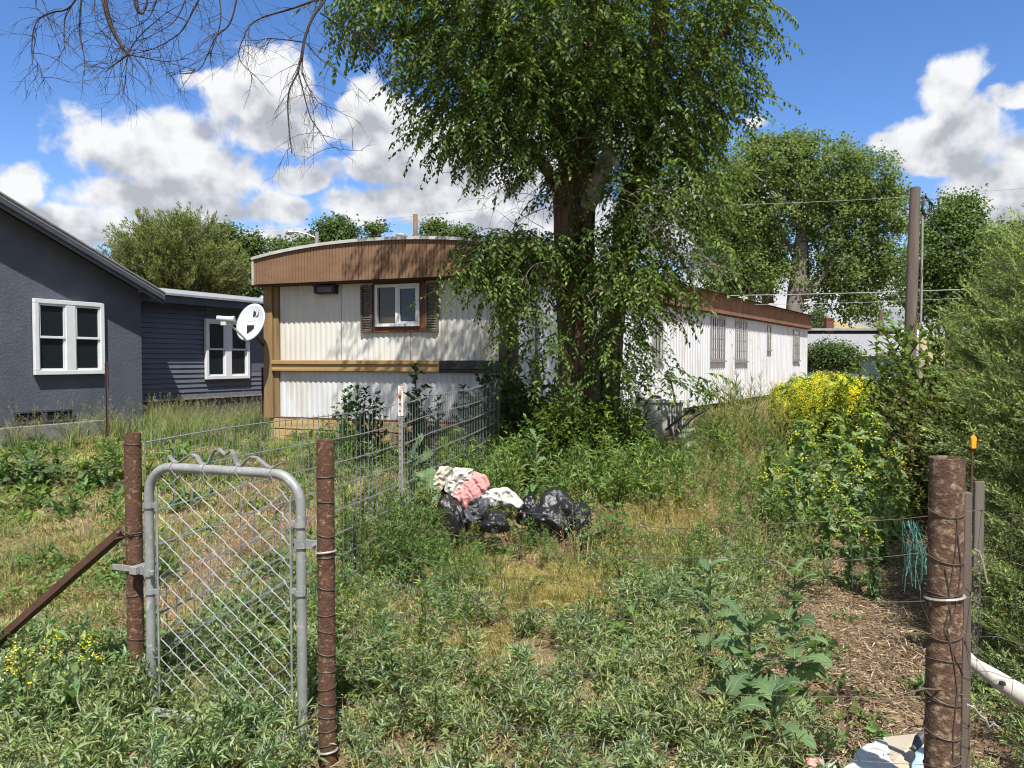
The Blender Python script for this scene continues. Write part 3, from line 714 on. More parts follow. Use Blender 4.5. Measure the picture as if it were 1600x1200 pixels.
pm, tm = rusty_post(508, 688, 3.08, .035, 'rusty pipe post carrying the gate hinges, wrapped in rings of wire', [(743, .1), (784, -.1), (833, .2), (868, .1), (916, .1), (956, .2), (985, -.1), (1018, .1), (1046, 0), (1072, .1), (1096, .05), (1118, -.1), (1137, .1), (1160, 0)], loops=(862, 1172))
pr, tr = rusty_post(1480, 715, 2.4, .0505, 'thick rusty pipe post bound with fence wire beside the juniper', [(795, .35), (868, .3), (922, .1), (930, -.1), (985, .3), (1030, -.2), (1084, .3), (1092, .0), (1140, .2), (1190, -.2)], .0022, 'rust_big', loops=(932,))
# vertical wire along the face of the thick post
def onpost(a, z): return Vector((tr.x+.0532*math.sin(a), tr.y-.0532*math.cos(a), z))
for sgn, seq in ((1, [(0.05, 805), (.2, 850), (.45, 890), (.1, 950), (-.35, 985), (.0, 1030), (.3, 1080), (.1, 1140), (.1, 1200)]), (1, [(-.5, 890), (-.2, 940), (-.5, 985), (.2, 1035), (.9, 1060), (.95, 1180)]), (1, [(.1, 812), (0, 870), (-.3, 930), (-.1, 985)])):
    pts = []
    for (a, y), (a2, y2) in zip(seq[:-1], seq[1:]):
        for s in np.linspace(0, 1, 6)[:-1]: pts.append(onpost(a+(a2-a)*s, P(1480, y+(y2-y)*s, 2.34).z))
    mb = MB(); mb.tube(pts, .0021, 5); mb.obj('wire_wrap', 'rusty_wire', pr)

# brace bar of angle iron
a = tl+Vector((-.036, -.01, P(200, 838, 3.5).z-tl.z)); e = onto(-35, 4.05); e.z += .06
d = (a-e).normalized(); s = d.cross(Vector((0, 0, 1))).normalized(); up = s.cross(d)
br = thing('brace_bar', 'rusty angle iron brace leaning from the gate post to the ground', 'brace', tuple(e))
mb = MB()
def slab(p0, p1, v1, v2):
    mb.hexa([p0, p1, p1+v1, p0+v1, p0+v2, p1+v2, p1+v1+v2, p0+v1+v2])
slab(e, a, s*.05, up*.006); slab(e+up*.0065, a+up*.0065, s*.006, up*.05); mb.obj('angle_iron', 'rust_dark', br)
mb = MB(); mb.tube([a+Vector((-.03, 0, .02)), a+Vector((-.005, -.02, .035)), a+Vector((.04, -.04, .02)), a+Vector((.075, 0, .02))], .0035, 5); mb.lathe(a+Vector((-.03, 0, .015)), [(.011, 0), (.013, .006), (.011, .014)], 8)
mb.obj('wire_tie', 'rusty_wire', br)

# the gate
GL = P(233, 800, 3.42); GR = P(470, 800, 3.15)
gate = thing('chain_link_gate', 'small galvanised chain-link gate with a wavy metal strap on its top rail', 'gate', (GR.x, GR.y, .03))
gd = Vector((GR.x-GL.x, GR.y-GL.y, 0)); GW = gd.length; gd.normalize(); gn_ = Vector((gd.y, -gd.x, 0))
def gp(u, z, n=0): return Vector((GL.x, GL.y, 0))+gd*u+gn_*n+Vector((0, 0, z))
zT = P(340, 735, 3.28).z; zB = .03
tube_r = .021; rc = .13; arc = [(rc-rc*math.cos(t), zT-rc+rc*math.sin(t)) for t in np.linspace(0, math.pi/2, 8)]
path = [gp(0, .1), gp(0, .6)]+[gp(u, z) for u, z in arc]+[gp(GW/2, zT)]+[gp(GW-u, z) for u, z in reversed(arc)]+[gp(GW, .6), gp(GW, zB)]
mb = MB(); mb.tube(path, tube_r, 14); mb.tube([gp(0, .065), gp(GW, .065)], tube_r*.95, 12); fr = mb.obj('frame', 'galv', gate, smooth=True)
mb = MB(); mb.lathe(gp(GW, zB-.045), [(.006, 0), (.024, .01), (.027, .05), (.024, .06)], 14); mb.obj('end_cap', 'galv', gate, smooth=True)
# chain-link mesh
mb = MB(); pit = .060; u0, u1 = .055, GW-.045; z0, z1 = .14, zT-.035; nw = int((u1-u0)/pit)+1; hz = .046; nz = int((z1-z0)/hz)
for w in range(nw):
    uc = u0+w*pit+pit/2; pts = []
    for k in range(nz+1):
        z = z1-k*hz; sg = 1 if (k+w) % 2 else -1
        uu = min(max(uc+sg*pit/2, u0), u1); dn = .004*sg
        pts += [gp(uu, z+.004, dn-.002), gp(uu, z-.004, dn+.003)]
    mb.tube(pts, .0016, 6, False)
mb.obj('chain_mesh', 'galv_wire', gate, smooth=True)
for u in (.05, GW-.047): mb = MB(); mb.tube([gp(u, .13, .006), gp(u, zT-.09, .006)], .0045, 6); mb.obj('tension_bar', 'galv', gate)
for k in range(4): 
    mb = MB(); u = .14+k*(GW-.28)/3; pts = [gp(u+.004*math.sin(t), zT+.026*math.sin(t), .026*math.cos(t)) for t in np.linspace(0, 6.4, 16)]; mb.tube(pts+[gp(u+.03, zT-.05, .004)], .002, 5); mb.obj('mesh_tie', 'white_wire', gate)
def band(u, z, w, reach, name='tension_band', parent=gate):
    b = MB(); pts = [gp(u+.024*math.cos(t), z, .024*math.sin(t)) for t in np.linspace(.4, 6.0, 16)]
    for p, q in zip(pts[:-1], pts[1:]): b.hexa([p+Vector((0, 0, -w/2)), q+Vector((0, 0, -w/2)), q*1+Vector((0, 0, -w/2))+(q-gp(u, z)).normalized()*.004, p+Vector((0, 0, -w/2))+(p-gp(u, z)).normalized()*.004,
                                                 p+Vector((0, 0, w/2)), q+Vector((0, 0, w/2)), q+Vector((0, 0, w/2))+(q-gp(u, z)).normalized()*.004, p+Vector((0, 0, w/2))+(p-gp(u, z)).normalized()*.004])
    ux0, ux1 = (u+.02, u+reach) if reach > 0 else (u+reach, u-.02)
    mid = gp((ux0+ux1)/2, z); b.box(mid, (abs(ux1-ux0), .014, w), Matrix.Rotation(math.atan2(gd.y, gd.x), 3, 'Z'))
    return b.obj(name, 'galv', parent)
zg = lambda px, py, D: P(px, py, D).z
for z in (zg(235, 789, 3.42), zg(235, 923, 3.42)): band(0, z, .022, .055)
for z in (zg(470, 819, 3.15), zg(470, 925, 3.15), zg(470, 1140, 3.15)): band(GW, z, .022, -.055)
h1 = band(GW, zg(470, 849, 3.15), .035, .085, 'hinge'); h2 = band(GW, zg(470, 1155, 3.15), .035, .085, 'hinge')
for z in (zg(490, 852, 3.12), zg(490, 1158, 3.12)): mb = MB(); mb.tube([gp(GW+.07, z, .03), gp(GW+.07, z, -.03)], .008, 8); mb.obj('hinge_bolt', 'galv', gate)
zl_ = zg(215, 889, 3.45); lt = band(0, zl_, .04, -.06, 'fork_latch')
mb = MB(); ang = Matrix.Rotation(math.atan2(gd.y, gd.x), 3, 'Z')
lx = (tl-gp(0, tl.z)); lu = lx.dot(gd)
for n in (-.042, .042): mb.box(gp(lu-.01, zl_, n+lx.dot(gn_)), (.15, .006, .028), ang)
mb.box(gp(-.07, zl_, lx.dot(gn_)*.5), (.04, .1, .034), ang); mb.lathe(gp(.035, zl_, .025), [(.012, -.01), (.012, .01)], 8); mb.obj('latch_fork', 'galv', gate, bevel=.002)
# wavy strap on the top rail
pts2 = [(255, 115), (263, 128), (275, 138), (290, 138), (310, 122), (335, 110), (350, 118), (362, 138), (372, 147), (385, 148), (395, 135), (405, 108), (415, 95), (427, 92), (440, 104), (450, 112), (460, 104), (470, 95), (480, 110), (488, 140), (495, 150), (506, 151), (520, 132), (540, 118), (560, 122), (580, 140), (600, 155), (620, 154), (640, 141)]
pp = []
for X_, Y_ in pts2:
    px = 150+X_/2.222; py = 660+Y_/2.222; q = P(px, py, 3.42-.27*(px-233)/237); pp.append(q)
mb = MB(); mb.strip(pp, gn_*.022+Vector((0, 0, .0)), .004); mb.obj('wavy_strap', 'galv', gate)

# welded wire panels behind the gate
tp = P(625, 634, 6.15)
def wire_panel(a, b, z0, z1, name, label, zsl=0):
    a = Vector((a[0], a[1])); b = Vector((b[0], b[1])); L = (b-a).length; t = (b-a)/L
    o = thing(name, label, 'wire fence panel', (a.x, a.y, gz(a.x, a.y)), 'grey welded wire panels between gate and home')
    mb = MB()
    for k, u in enumerate(np.arange(0, L+.001, .064)):
        q = a+t*u; g = zsl*u/L; dz = .012*math.sin(u*2.3)
        mb.tube([(q.x, q.y, z0+g), (q.x, q.y, (z0+z1)/2+g), (q.x+.0, q.y, z1+g+dz)], .0021, 4, False)
    mb.obj('upright_wires', 'panel_wire', o)
    mb = MB(); nrm = Vector((t.y, -t.x))
    for z in np.linspace(z0+.06, z1-.015, 8):
        for sg in (-1, 1):
            pts = []
            for u in np.linspace(0, L, 14):
                q = a+t*u+nrm*sg*.006; pts.append((q.x, q.y, z+zsl*u/L+.012*math.sin(u*2.3)*(z-z0)/(z1-z0)))
            mb.tube(pts, .0027, 5, False)
    mb.obj('cross_wires', 'panel_wire', o)
    return o
pa = P(226, 686, 3.53)
wire_panel((pa.x, pa.y), (tp.x-.03, tp.y), .06, pa.z, 'wire_fence_panel', 'grey wire mesh panel running back from the gate post to the rust-topped post', .02)
e2 = P(782, 597, 9.4)
wire_panel((tp.x+.03, tp.y+.03), (e2.x, e2.y), .1, 1.31, 'wire_fence_panel', 'grey wire mesh panel between the rust-topped post and the home corner', .1)
def t_post(px, py, D, label, m='rust_dark', white=False, w=.035):
    t = P(px, py, D); g = gz(t.x, t.y); o = thing('steel_post', label, 'steel post', (t.x, t.y, g))
    mb = MB(); mb.box((t.x, t.y, (t.z+g-.2)/2), (w, .006, t.z-g+.2)); mb.box((t.x, t.y-.021, (t.z+g-.2)/2), (.006, .036, t.z-g+.2))
    for z in np.arange(g+.1, t.z-.05, .055): mb.box((t.x, t.y-.042, z), (.01, .006, .02))
    mb.obj('shaft', m, o)
    if white:
        mb = MB(); mb.box((t.x, t.y, t.z-.12), (w+.006, .012, .24)); mb.box((t.x, t.y-.022, t.z-.12), (.012, .046, .24)); mb.obj('painted_top', M['white_top'], o)
    return o
M['white_top'] = mat('white_top', (.66, .60, .54), (.30, .11, .06), 12, .8, lo=.5, hi=.6)
t_post(626, 603, 6.15, 'steel post with flaking white and rust top holding the wire panels', 'alu', True)
t_post(166, 565, 12.4, 'thin rusty steel post in front of the grey stucco wall', w=.04)
t_post(410, 574, 13.6, 'thin rusty steel post by the house wing next to the white home', w=.04)
# woven wire fence between the hinge post and the thick post, and on past it
def woven(a, b, zs, sag, name, label, grp, gaps, wv=True):
    a, b = Vector(a), Vector(b); L = (b-a).length
    o = thing(name, label, 'wire fence', (a.x, a.y, gz(a.x, a.y)), grp); mb = MB(); T = np.linspace(0, 1, 26)
    rr = np.random.default_rng(int(L*100)); ph = rr.uniform(0, 6, 12)
    def pt(s, k):
        q = a.lerp(b, s); z = zs[k][0]*(1-s)+zs[k][1]*s-sag*(1-.07*k)*4*s*(1-s)+.008*math.sin(s*17+ph[k])
        return Vector((q.x+.01*math.sin(s*9+ph[k]), q.y+.02*math.sin(s*6+ph[k]), z))
    for k in range(len(zs)): mb.tube([pt(s, k) for s in T], .001, 4, False)
    mb.obj('line_wires', 'rusty_wire', o)
    mb = MB()
    for s in np.arange(gaps*.5, 1, gaps):
        mb.tube([pt(min(max(s+.012*math.sin(k*2.1+s*20), 0), 1), k) for k in range(len(zs))], .0009, 4, False)
        for k in range(len(zs)): q = pt(s+.012*math.sin(k*2.1+s*20), k); mb.box(q, (.008, .004, .004))
    mb.obj('stay_wires', 'rusty_wire', o)
zr_ = [P(1455, y, 2.4).z for y in (803, 868, 935, 985, 1035, 1092, 1140, 1190)]
zl2 = [P(520, y, 3.08).z for y in (746, 792, 846, 892, 940, 985, 1035, 1090)]
woven((tm.x+.035, tm.y, 0), (tr.x-.05, tr.y, 0), list(zip(zl2, zr_)), .10, 'woven_wire_fence', 'sagging rusty woven wire strung from the hinge post to the thick post', 'rusty woven wire fence', .105)
zr2 = [P(1512, y, 2.4).z for y in (797, 868, 925, 985, 1040, 1095, 1140, 1188)]
e3 = P(1700, 800, 2.25); zr3 = [P(1700, y, 2.25).z for y in (812, 890, 955, 1010, 1075, 1135, 1200, 1260)]
woven((tr.x+.05, tr.y, 0), (e3.x, e3.y, 0), list(zip(zr2, zr3)), .01, 'woven_wire_fence', 'short run of woven wire past the thick post, in front of the juniper', 'rusty woven wire fence', .30)
mb = MB()
pts = [(1510, 1100), (1522, 1106), (1532, 1118), (1540, 1124), (1546, 1136), (1552, 1130), (1560, 1136)]
mb.tube([P(x, y, 2.36-.002*i) for i, (x, y) in enumerate(pts)], .0032, 6); mb.tube([P(x, y+3*(-1)**i, 2.36) for i, (x, y) in enumerate(pts)], .0028, 6)
tag(mb.obj('wire_end', 'white_wire'), 'twisted pale wire end hanging low on the right of the thick post', 'wire'); mb = MB()
mb.tube([P(x, y, 2.36) for x, y in ((1395, 1088), (1430, 1080), (1445, 1076), (1470, 1078), (1505, 1086))], .003, 6)
tag(mb.obj('wire_end', 'rusty_wire'), 'stray wire wrapped low across the thick post toward the bare soil', 'wire'); mb = MB()
mb.tube([P(x, y, 2.38) for x, y in ((1522, 858), (1530, 862), (1536, 880), (1540, 900), (1543, 912))], .003, 6)
tag(mb.obj('wire_end', 'white_wire'), 'curved white wire stub hooked over the top strands right of the thick post', 'wire')
# stake behind the thick post, leaning log, weathered boards
st = P(1516, 770, 2.52); mb = MB(); g = gz(st.x, st.y); mb.hexa([Vector((st.x+dx, st.y+dy, g-.1)) for dx, dy in ((-.012, 0), (.022, 0), (.022, .03), (-.012, .03))]+[Vector((st.x-.006+dx, st.y+dy, st.z)) for dx, dy in ((-.010, 0), (.014, 0), (.014, .025), (-.010, .025))])
tag(mb.obj('wooden_stake', 'pole_wood', bevel=.003), 'thin weathered stake standing close behind the thick rusty post', 'stake')
lg = [(1508, 1018, 2.62), (1520, 1035, 2.6), (1550, 1056, 2.55), (1600, 1088, 2.5), (1680, 1140, 2.45), (1760, 1200, 2.4)]
mb = MB(); mb.tube([P(*q) for q in lg], [.012, .020, .028, .034, .036, .037], 14)
log = mb.obj('dead_log', 'dead_wood', smooth=True); tag(log, 'bleached bare branch with a dark knot hole leaning behind the wire', 'log')
kc = P(1566, 1069, 2.50); mb = MB(); mb.lathe(kc+Vector((0, 0, -.004)), [(.004, 0), (.011, .003), (.009, .012), (.003, .014)], 12); mb.obj('knot', 'black_void', log)
for i, (px, py, w, lab) in enumerate(((1530, 752, .05, 'narrow weathered grey fence board standing behind the thick post'),)):
    t = P(px, py, 3.9+.1*i); g = gz(t.x, t.y); mb = MB()
    mb.box((t.x, t.y, (t.z+g)/2-.05), (w, .02, t.z-g+.1)); 
    tag(mb.obj('fence_board', 'grey_board', bevel=.004), lab, 'fence board')
rf = P(1521, 690, 3.8); mb = MB(); pts = [(-.011, -.035), (.012, -.035), (.014, .02), (.0, .036), (-.014, .02)]
mb.add([rf+Vector((x, -.006, z)) for x, z in pts]+[rf+Vector((x, .006, z)) for x, z in pts], [(0, 1, 2, 3, 4), (9, 8, 7, 6, 5)]+[((i+1) % 5, i, 5+i, 5+(i+1) % 5) for i in range(5)])
refl = mb.obj('orange_reflector', 'orange', bevel=.003); tag(refl, 'small orange reflector on a thin rod above the grey boards', 'reflector')
mb = MB(); mb.tube([rf+Vector((0, .008, -.04)), Vector((rf.x, rf.y+.008, gz(rf.x, rf.y)))], .005, 6); mb.obj('rod', 'rust_dark', refl)
# green netting bunched left of the thick post
mb = MB(); rr = np.random.default_rng(4)
for k in range(26):
    x0 = rr.uniform(1412, 1455); pts = []
    for s in np.linspace(0, 1, 8): pts.append(P(1418+(x0-1418)*(.25+s*.9)+6*math.sin(s*5+k), 815+110*s*(.6+.4*rr.random())+rr.normal(0, 2), 3.25+.1*math.sin(k*1.7+s*3)))
    mb.tube(pts, .0013, 3, False)
for k in range(16):
    y = 820+k*6; mb.tube([P(1416+q*40+k*.8, y+8*q+3*math.sin(q*7+k), 3.25+.08*math.sin(q*4+k)) for q in np.linspace(0, 1, 8)], .001, 3, False)
tag(mb.obj('garden_netting', 'net_green'), 'bunched green plastic netting hanging left of the thick post', 'netting')
# ------------------------------------------------------------------ trash heap
def lump(name, c, r, m, label, cat, seed, amp=.18, fr=2.2, ridge=.12, sub=4, spike=None, group=None, rot=0, flat_=1):
    import bmesh
    bm = bmesh.new(); bmesh.ops.create_icosphere(bm, subdivisions=sub, radius=1)
    for v in bm.verts:
        d = v.co.normalized(); o = Vector((seed*3.1, seed*1.7, seed))
        n = mnoise.noise(d*fr+o)*amp; w = 1-abs(mnoise.noise(d*fr*2.3+o*2))*2; an = math.atan2(d.y, d.x); w2 = 1-abs(mnoise.noise(Vector((math.cos(an)*3.6, math.sin(an)*3.6, d.z*1.1))+o*3))*2.2
        w3 = 1-abs(mnoise.noise(d*9+o*4))*2.4; k = 1+n+ridge*w*.45+ridge*.75*w2*max(.15, 1-abs(d.z)*.5)+ridge*.16*w3
        if spike:
            sd = Vector(spike[0]).normalized(); t = max(0, d.dot(sd)); k += spike[1]*t**spike[2]
        v.co = d*k
        if v.co.z < -.45: v.co.z = -.45+(v.co.z+.45)*.2
    V = [(v.co.x*r[0], v.co.y*r[1], v.co.z*r[2]) for v in bm.verts]; F = [tuple(v.index for v in f.verts) for f in bm.faces]
    bm.free(); ca, sa = math.cos(rot), math.sin(rot)
    mb = MB().add([(c[0]+x*ca-y*sa, c[1]+x*sa+y*ca, c[2]+z) for x, y, z in V], F)
    return tag(mb.obj(name, m, smooth=True), label, cat, group)
def ctr(px, py, D): return P(px, py, D)
G_ = 'black garbage bags on the trash heap'
lump('garbage_bag', ctr(704, 818, 6.45), (.13, .18, .21), 'bag', 'black garbage bag sagging under the cream cushion at the heap end', 'garbage bag', 1, .25, 1.8, .13, 5, ((.1, -.2, 1), .2, 6), G_)
lump('garbage_bag', ctr(866, 812, 6.6), (.20, .22, .17), 'bag', 'large black garbage bag with a pointed knotted top', 'garbage bag', 2, .3, 2.0, .16, 5, ((.12, .1, 1), .5, 9), G_)
lump('garbage_bag', ctr(904, 812, 6.5), (.10, .15, .13), 'bag', 'round black garbage bag beside the round green leaves', 'garbage bag', 3, .2, 2, .18, 5, None, G_)
lump('garbage_bag', ctr(828, 806, 6.75), (.10, .14, .13), 'bag', 'small black garbage bag between the white cloth and the pointed bag', 'garbage bag', 4, .22, 2.4, .2, 5, ((-.2, 0, 1), .3, 8), G_)
lump('garbage_bag', ctr(774, 820, 6.35), (.11, .13, .10), 'bag', 'low black garbage bag in front of the white cloth', 'garbage bag', 9, .3, 1.7, .12, 5, None, G_)
def sheet(name, outl, D0, m, label, cat, seed, bulge=.12, thick=.03, grow=1.0):
    "a crumpled soft thing: outline as (px,py,depth offset) filled with folds"
    cx0 = sum(q[0] for q in outl)/len(outl); cy0 = sum(q[1] for q in outl)/len(outl); outl = [(cx0+(x-cx0)*grow, cy0+(y-cy0)*grow, d) for x, y, d in outl]; pts = [P(x, y, D0+d) for x, y, d in outl]; c = sum(pts, Vector())/len(pts); rr = np.random.default_rng(seed)
    n = len(pts); M_ = 24; ringv = []
    S = 80
    per = [pts[int(i*n/S) % n].lerp(pts[(int(i*n/S)+1) % n], (i*n/S) % 1) for i in range(S)]
    vs = []; fs = []
    for k in range(M_+1):
        t = k/M_
        for i in range(S):
            q = c.lerp(per[i], max(t, .001)); nz = mnoise.noise(q*9+Vector((seed, 0, 0)))*.5+mnoise.noise(Vector((q.x*22, q.y*8, q.z*12+seed)))*.35
            nz2 = 1-abs(mnoise.noise(Vector((q.x*11+q.z*7, q.y*4, q.z*5-q.x*4+seed))))*2.4; off = bulge*(1-t**2.2)+nz*.06*(.4+.6*(1-t))+nz2*.034+.016*(1-abs(mnoise.noise(q*24+Vector((0, seed, 0))))*2.4); vs.append(q+Vector((0, -1, .35))*off)
    for k in range(M_):
        for i in range(S): j = (i+1) % S; fs.append((k*S+i, k*S+j, (k+1)*S+j, (k+1)*S+i))
    mb = MB().add(vs, fs); o = mb.obj(name, m, smooth=True); sm = o.modifiers.new('thick', 'SOLIDIFY'); sm.thickness = thick; sm.offset = -1
    return tag(o, label, cat)
sheet('seat_cushion', [(676, 752, 0), (690, 732, 0), (706, 735, .05), (700, 750, .0), (688, 768, -.05), (678, 770, -.05)], 6.55, 'cream', 'cream cushion on top of the trash heap, beside the pink cloth', 'cushion', 3, .05, .04, 1.2)
sheet('white_cover', [(700, 752, 0), (712, 735, 0), (735, 738, .05), (733, 752, 0), (720, 768, -.05), (708, 772, -.08), (699, 765, -.05)], 6.5, 'offwhite', 'off-white fabric cover folded over the top of the pink cloth', 'cover', 5, .05, .03, 1.25)
sheet('red_cloth', [(683, 760, 0), (700, 756, 0), (703, 770, 0), (690, 774, 0)], 6.58, 'red_cloth', 'dark red scrap of cloth under the cream cushion', 'cloth', 8, .03)
sheet('pink_cloth', [(722, 752, 0), (740, 741, .1), (757, 748, .1), (761, 760, .05), (748, 776, -.05), (738, 788, -.1), (724, 799, -.15), (716, 778, -.1), (709, 772, -.05)], 6.5, 'pink', 'faded pink cloth spread down the front of the trash heap', 'cloth', 11, .07, .03, 1.2)
sheet('white_cloth', [(742, 765, 0), (765, 768, .05), (790, 764, .1), (800, 772, .1), (812, 785, .05), (806, 793, 0), (785, 788, 0), (768, 790, -.05), (750, 779, -.05)], 6.55, 'offwhite', 'crumpled white cloth strip lying between pink cloth and black bags', 'cloth', 13, .06, .03, 1.22)
sheet('charcoal_bin_lid', [(738, 782, 0), (760, 780, .05), (764, 790, 0), (752, 808, -.05), (730, 815, -.1), (727, 800, -.05)], 6.4, 'charcoal', 'flat dark grey plastic piece below the pink cloth', 'plastic piece', 15, .02, .03, 1.15)
# litter by the thick post
def card(name, outl, m, label, cat, D0, th=.012):
    pts = [P(x, y, D0+d) for x, y, d in outl]; n = len(pts); up = Vector((.0, -.35, .9)).normalized()*th
    mb = MB().add([p for p in pts]+[p+up for p in pts], [tuple(reversed(range(n))), tuple(range(n, 2*n))]+[(i, (i+1) % n, n+(i+1) % n, n+i) for i in range(n)])
    return tag(mb.obj(name, m, bevel=.003), label, cat)
card('cardboard_piece', [(1378, 1155, .3), (1440, 1148, .3), (1450, 1190, .05), (1420, 1215, -.05), (1392, 1195, 0)], 'card', 'tan cardboard piece lying at the foot of the thick post', 'cardboard', 2.75)
sheet('white_plastic_bag', [(1362, 1152, .3), (1380, 1156, .25), (1394, 1194, .0), (1390, 1220, -.1), (1310, 1215, -.05), (1325, 1185, .1), (1345, 1165, .2)], 2.75, 'white_plastic', 'crumpled white plastic bag lying against the tan cardboard', 'plastic bag', 21, .06, .01)
sheet('blue_plastic_bag', [(1428, 1166, .1), (1447, 1164, .1), (1450, 1195, 0), (1440, 1215, -.05), (1425, 1200, 0)], 2.68, 'blue_plastic', 'pale blue plastic scrap between cardboard and the thick post', 'plastic bag', 23, .03, .01)
mb = MB(); mb.tube([P(1428, 1172, 2.75), P(1436, 1156, 2.78), P(1447, 1147, 2.8)], [.012, .018, .02], 10); tag(mb.obj('grey_hose', 'charcoal', smooth=True), 'short dark grey tube end beside the blue plastic', 'tube')
sheet('snack_wrapper', [(1255, 1183, .05), (1275, 1180, .05), (1285, 1200, 0), (1258, 1205, 0)], 2.85, 'red_print', 'red and white crumpled wrapper lying in the low weeds', 'wrapper', 25, .02, .006)
sheet('paper_scrap', [(1288, 1188, .05), (1302, 1194, .05), (1296, 1206, 0), (1284, 1202, 0)], 2.85, 'cream', 'small cream paper scrap beside the red wrapper', 'paper', 27, .02, .006)
# ------------------------------------------------------------------ air conditioner, bucket, black poles, cast-off board
ac = P(1030, 622, 13); ag = gz(ac.x, ac.y)
acu = thing('air_conditioner', 'beige outdoor air conditioner unit half hidden behind tree suckers', 'air conditioner', (ac.x, ac.y, ag))
mb = MB(); hw = .37; zt2 = ac.z-ag; c8 = [(-hw, -hw+.1), (-hw+.1, -hw), (hw-.1, -hw), (hw, -hw+.1), (hw, hw-.1), (hw-.1, hw), (-hw+.1, hw), (-hw, hw-.1)]
def pris(z0, z1, s): mb.add([(ac.x+x*s, ac.y+y*s, ag+z0) for x, y in c8]+[(ac.x+x*s, ac.y+y*s, ag+z1) for x, y in c8], [tuple(reversed(range(8))), tuple(range(8, 16))]+[(i, (i+1) % 8, 8+(i+1) % 8, 8+i) for i in range(8)])
pris(0, zt2-.07, .95); mb.obj('cabinet', 'ac', acu)
mb = MB(); pris(zt2-.069, zt2, 1.02); mb.obj('top_cover', 'ac', acu, bevel=.012)
mb = MB()
for i in range(9):
    for sd in range(3): mb.box((ac.x+.08+.2*0+i*.027, ac.y-hw*.95-.004, ag+.2+sd*.2), (.012, .014, .16))
mb.obj('louvre_panel', 'charcoal', acu)
mb = MB(); mb.lathe((ac.x-.08, ac.y-.1, ag+zt2+.001), [(.1, 0), (.1, .03), (.05, .05), (.01, .05)], 14); mb.obj('fan_cap', 'black_plastic', acu)
bk = P(1072, 668, 11.6); bg = gz(bk.x, bk.y); buck = thing('bucket', 'white plastic bucket standing in the grass near the tree', 'bucket', (bk.x, bk.y, bg))
mb = MB(); hgt = bk.z-bg; mb.lathe((bk.x, bk.y, bg), [(.10, 0), (.125, hgt-.05), (.135, hgt-.05), (.135, hgt), (.122, hgt), (.10, .02), (.01, .02)], 22); mb.obj('pail', 'ac', buck, smooth=True)
mb = MB(); mb.tube([(bk.x+.137*math.cos(t), bk.y-.02-.05*math.sin(t), bg+hgt-.04-.1*math.sin(t)) for t in np.linspace(0, math.pi, 14)], .004, 6); mb.obj('handle', 'alu', buck)
for i, (q, lab) in enumerate(((((1048, 692, 11.2), (1062, 672, 11.2), (1085, 650, 11.3), (1104, 640, 11.4)), 'lower black plastic pipe slanting out of the suckers by the bucket'), (((1040, 672, 11.3), (1060, 655, 11.4), (1086, 634, 11.5)), 'upper black plastic pipe slanting out of the suckers by the bucket'))):
    mb = MB(); mb.tube([P(*k) for k in q], .022-.004*i, 10); tag(mb.obj('plastic_pipe', 'black_plastic', smooth=True), lab, 'pipe', 'black pipes by the bucket')
# ------------------------------------------------------------------ utility pole, lines, far things
up_ = P(1430, 293, 20); ug = gz(up_.x, up_.y)
pole = thing('utility_pole', 'tall cut-off wooden utility pole with a conduit, above the shrubs', 'utility pole', (up_.x, up_.y, ug))
mb = MB(); mb.tube([(up_.x-.10, up_.y, ug-.3), (up_.x-.05, up_.y, 3), (up_.x, up_.y, up_.z)], [.165, .145, .125], 16); mb.obj('pole', 'pole_wood', pole, smooth=True)
mb = MB(); mb.tube([(up_.x+.09, up_.y-.16, ug), (up_.x+.155, up_.y-.1, 3.2), (up_.x+.17, up_.y-.06, up_.z-.2)], .03, 8); mb.obj('conduit', 'alu', pole, smooth=True)
mb = MB(); cx, cz = up_.x+.24, up_.z-.55
for k in range(3): mb.tube([(cx+(.10+.02*k)*math.cos(t)+.02*k, up_.y-.08-.02*k, cz+(.27-.05*k)*math.sin(t)) for t in np.linspace(0, 6.3, 22)], .018, 6)
mb.tube([(up_.x+.12, up_.y-.1, up_.z-.28), (up_.x+.2, up_.y-.1, up_.z-.22), (cx+.05, up_.y-.08, up_.z-.35)], .03, 8); mb.obj('wire_loop', 'line_black', pole)
def line(a, b, sag, r, m, label):
    a, b = Vector(a), Vector(b); mb = MB(); mb.tube([a.lerp(b, t)-Vector((0, 0, sag*4*t*(1-t))) for t in np.linspace(0, 1, 18)], r, 5)
    return tag(mb.obj('overhead_wire', m), label, 'overhead wire')
line(P(1105, 321, 24), P(1700, 285, 19.8), .1, .006, 'line', 'overhead wire passing just below the utility pole top')
line(P(1120, 462, 22), P(1560, 450, 19.6), .03, .011, 'line', 'thick pale overhead wire crossing the pole above the home roof')
line(P(1120, 476, 24), P(1500, 466, 22), .05, .006, 'line', 'thin overhead wire just under the thick pale wire')
line((cx+.1, up_.y-.08, cz-.2), P(1530, 420, 17), .1, .014, 'line_black', 'black cable drooping from the pole loops into the shrubs')
line(P(-40, 382, 45), P(760, 326, 45), .3, .010, 'line', 'thin overhead wire in front of the clouds over the house')
line(P(40, 402, 45), P(700, 361, 45), .3, .009, 'line', 'lower thin overhead wire behind the conifer and home roof')
line(P(330, 466, 24), P(470, 466, 24), .02, .007, 'line', 'overhead wire running behind the dish toward the home corner')
q = P(649, 335, 30); mb = MB(); mb.tube([(q.x, q.y, .2), (q.x, q.y, q.z)], [.12, .085], 10); tag(mb.obj('wooden_pole', mat('pole_tan', (.26, .16, .09), (.18, .11, .06), 5, .9)), 'short tan pole top sticking up behind the home roof', 'pole')
q = P(495, 366, 34); sl = thing('street_lamp', 'street lamp with a curved arm showing over the home roof', 'street lamp', (q.x, q.y, .25))
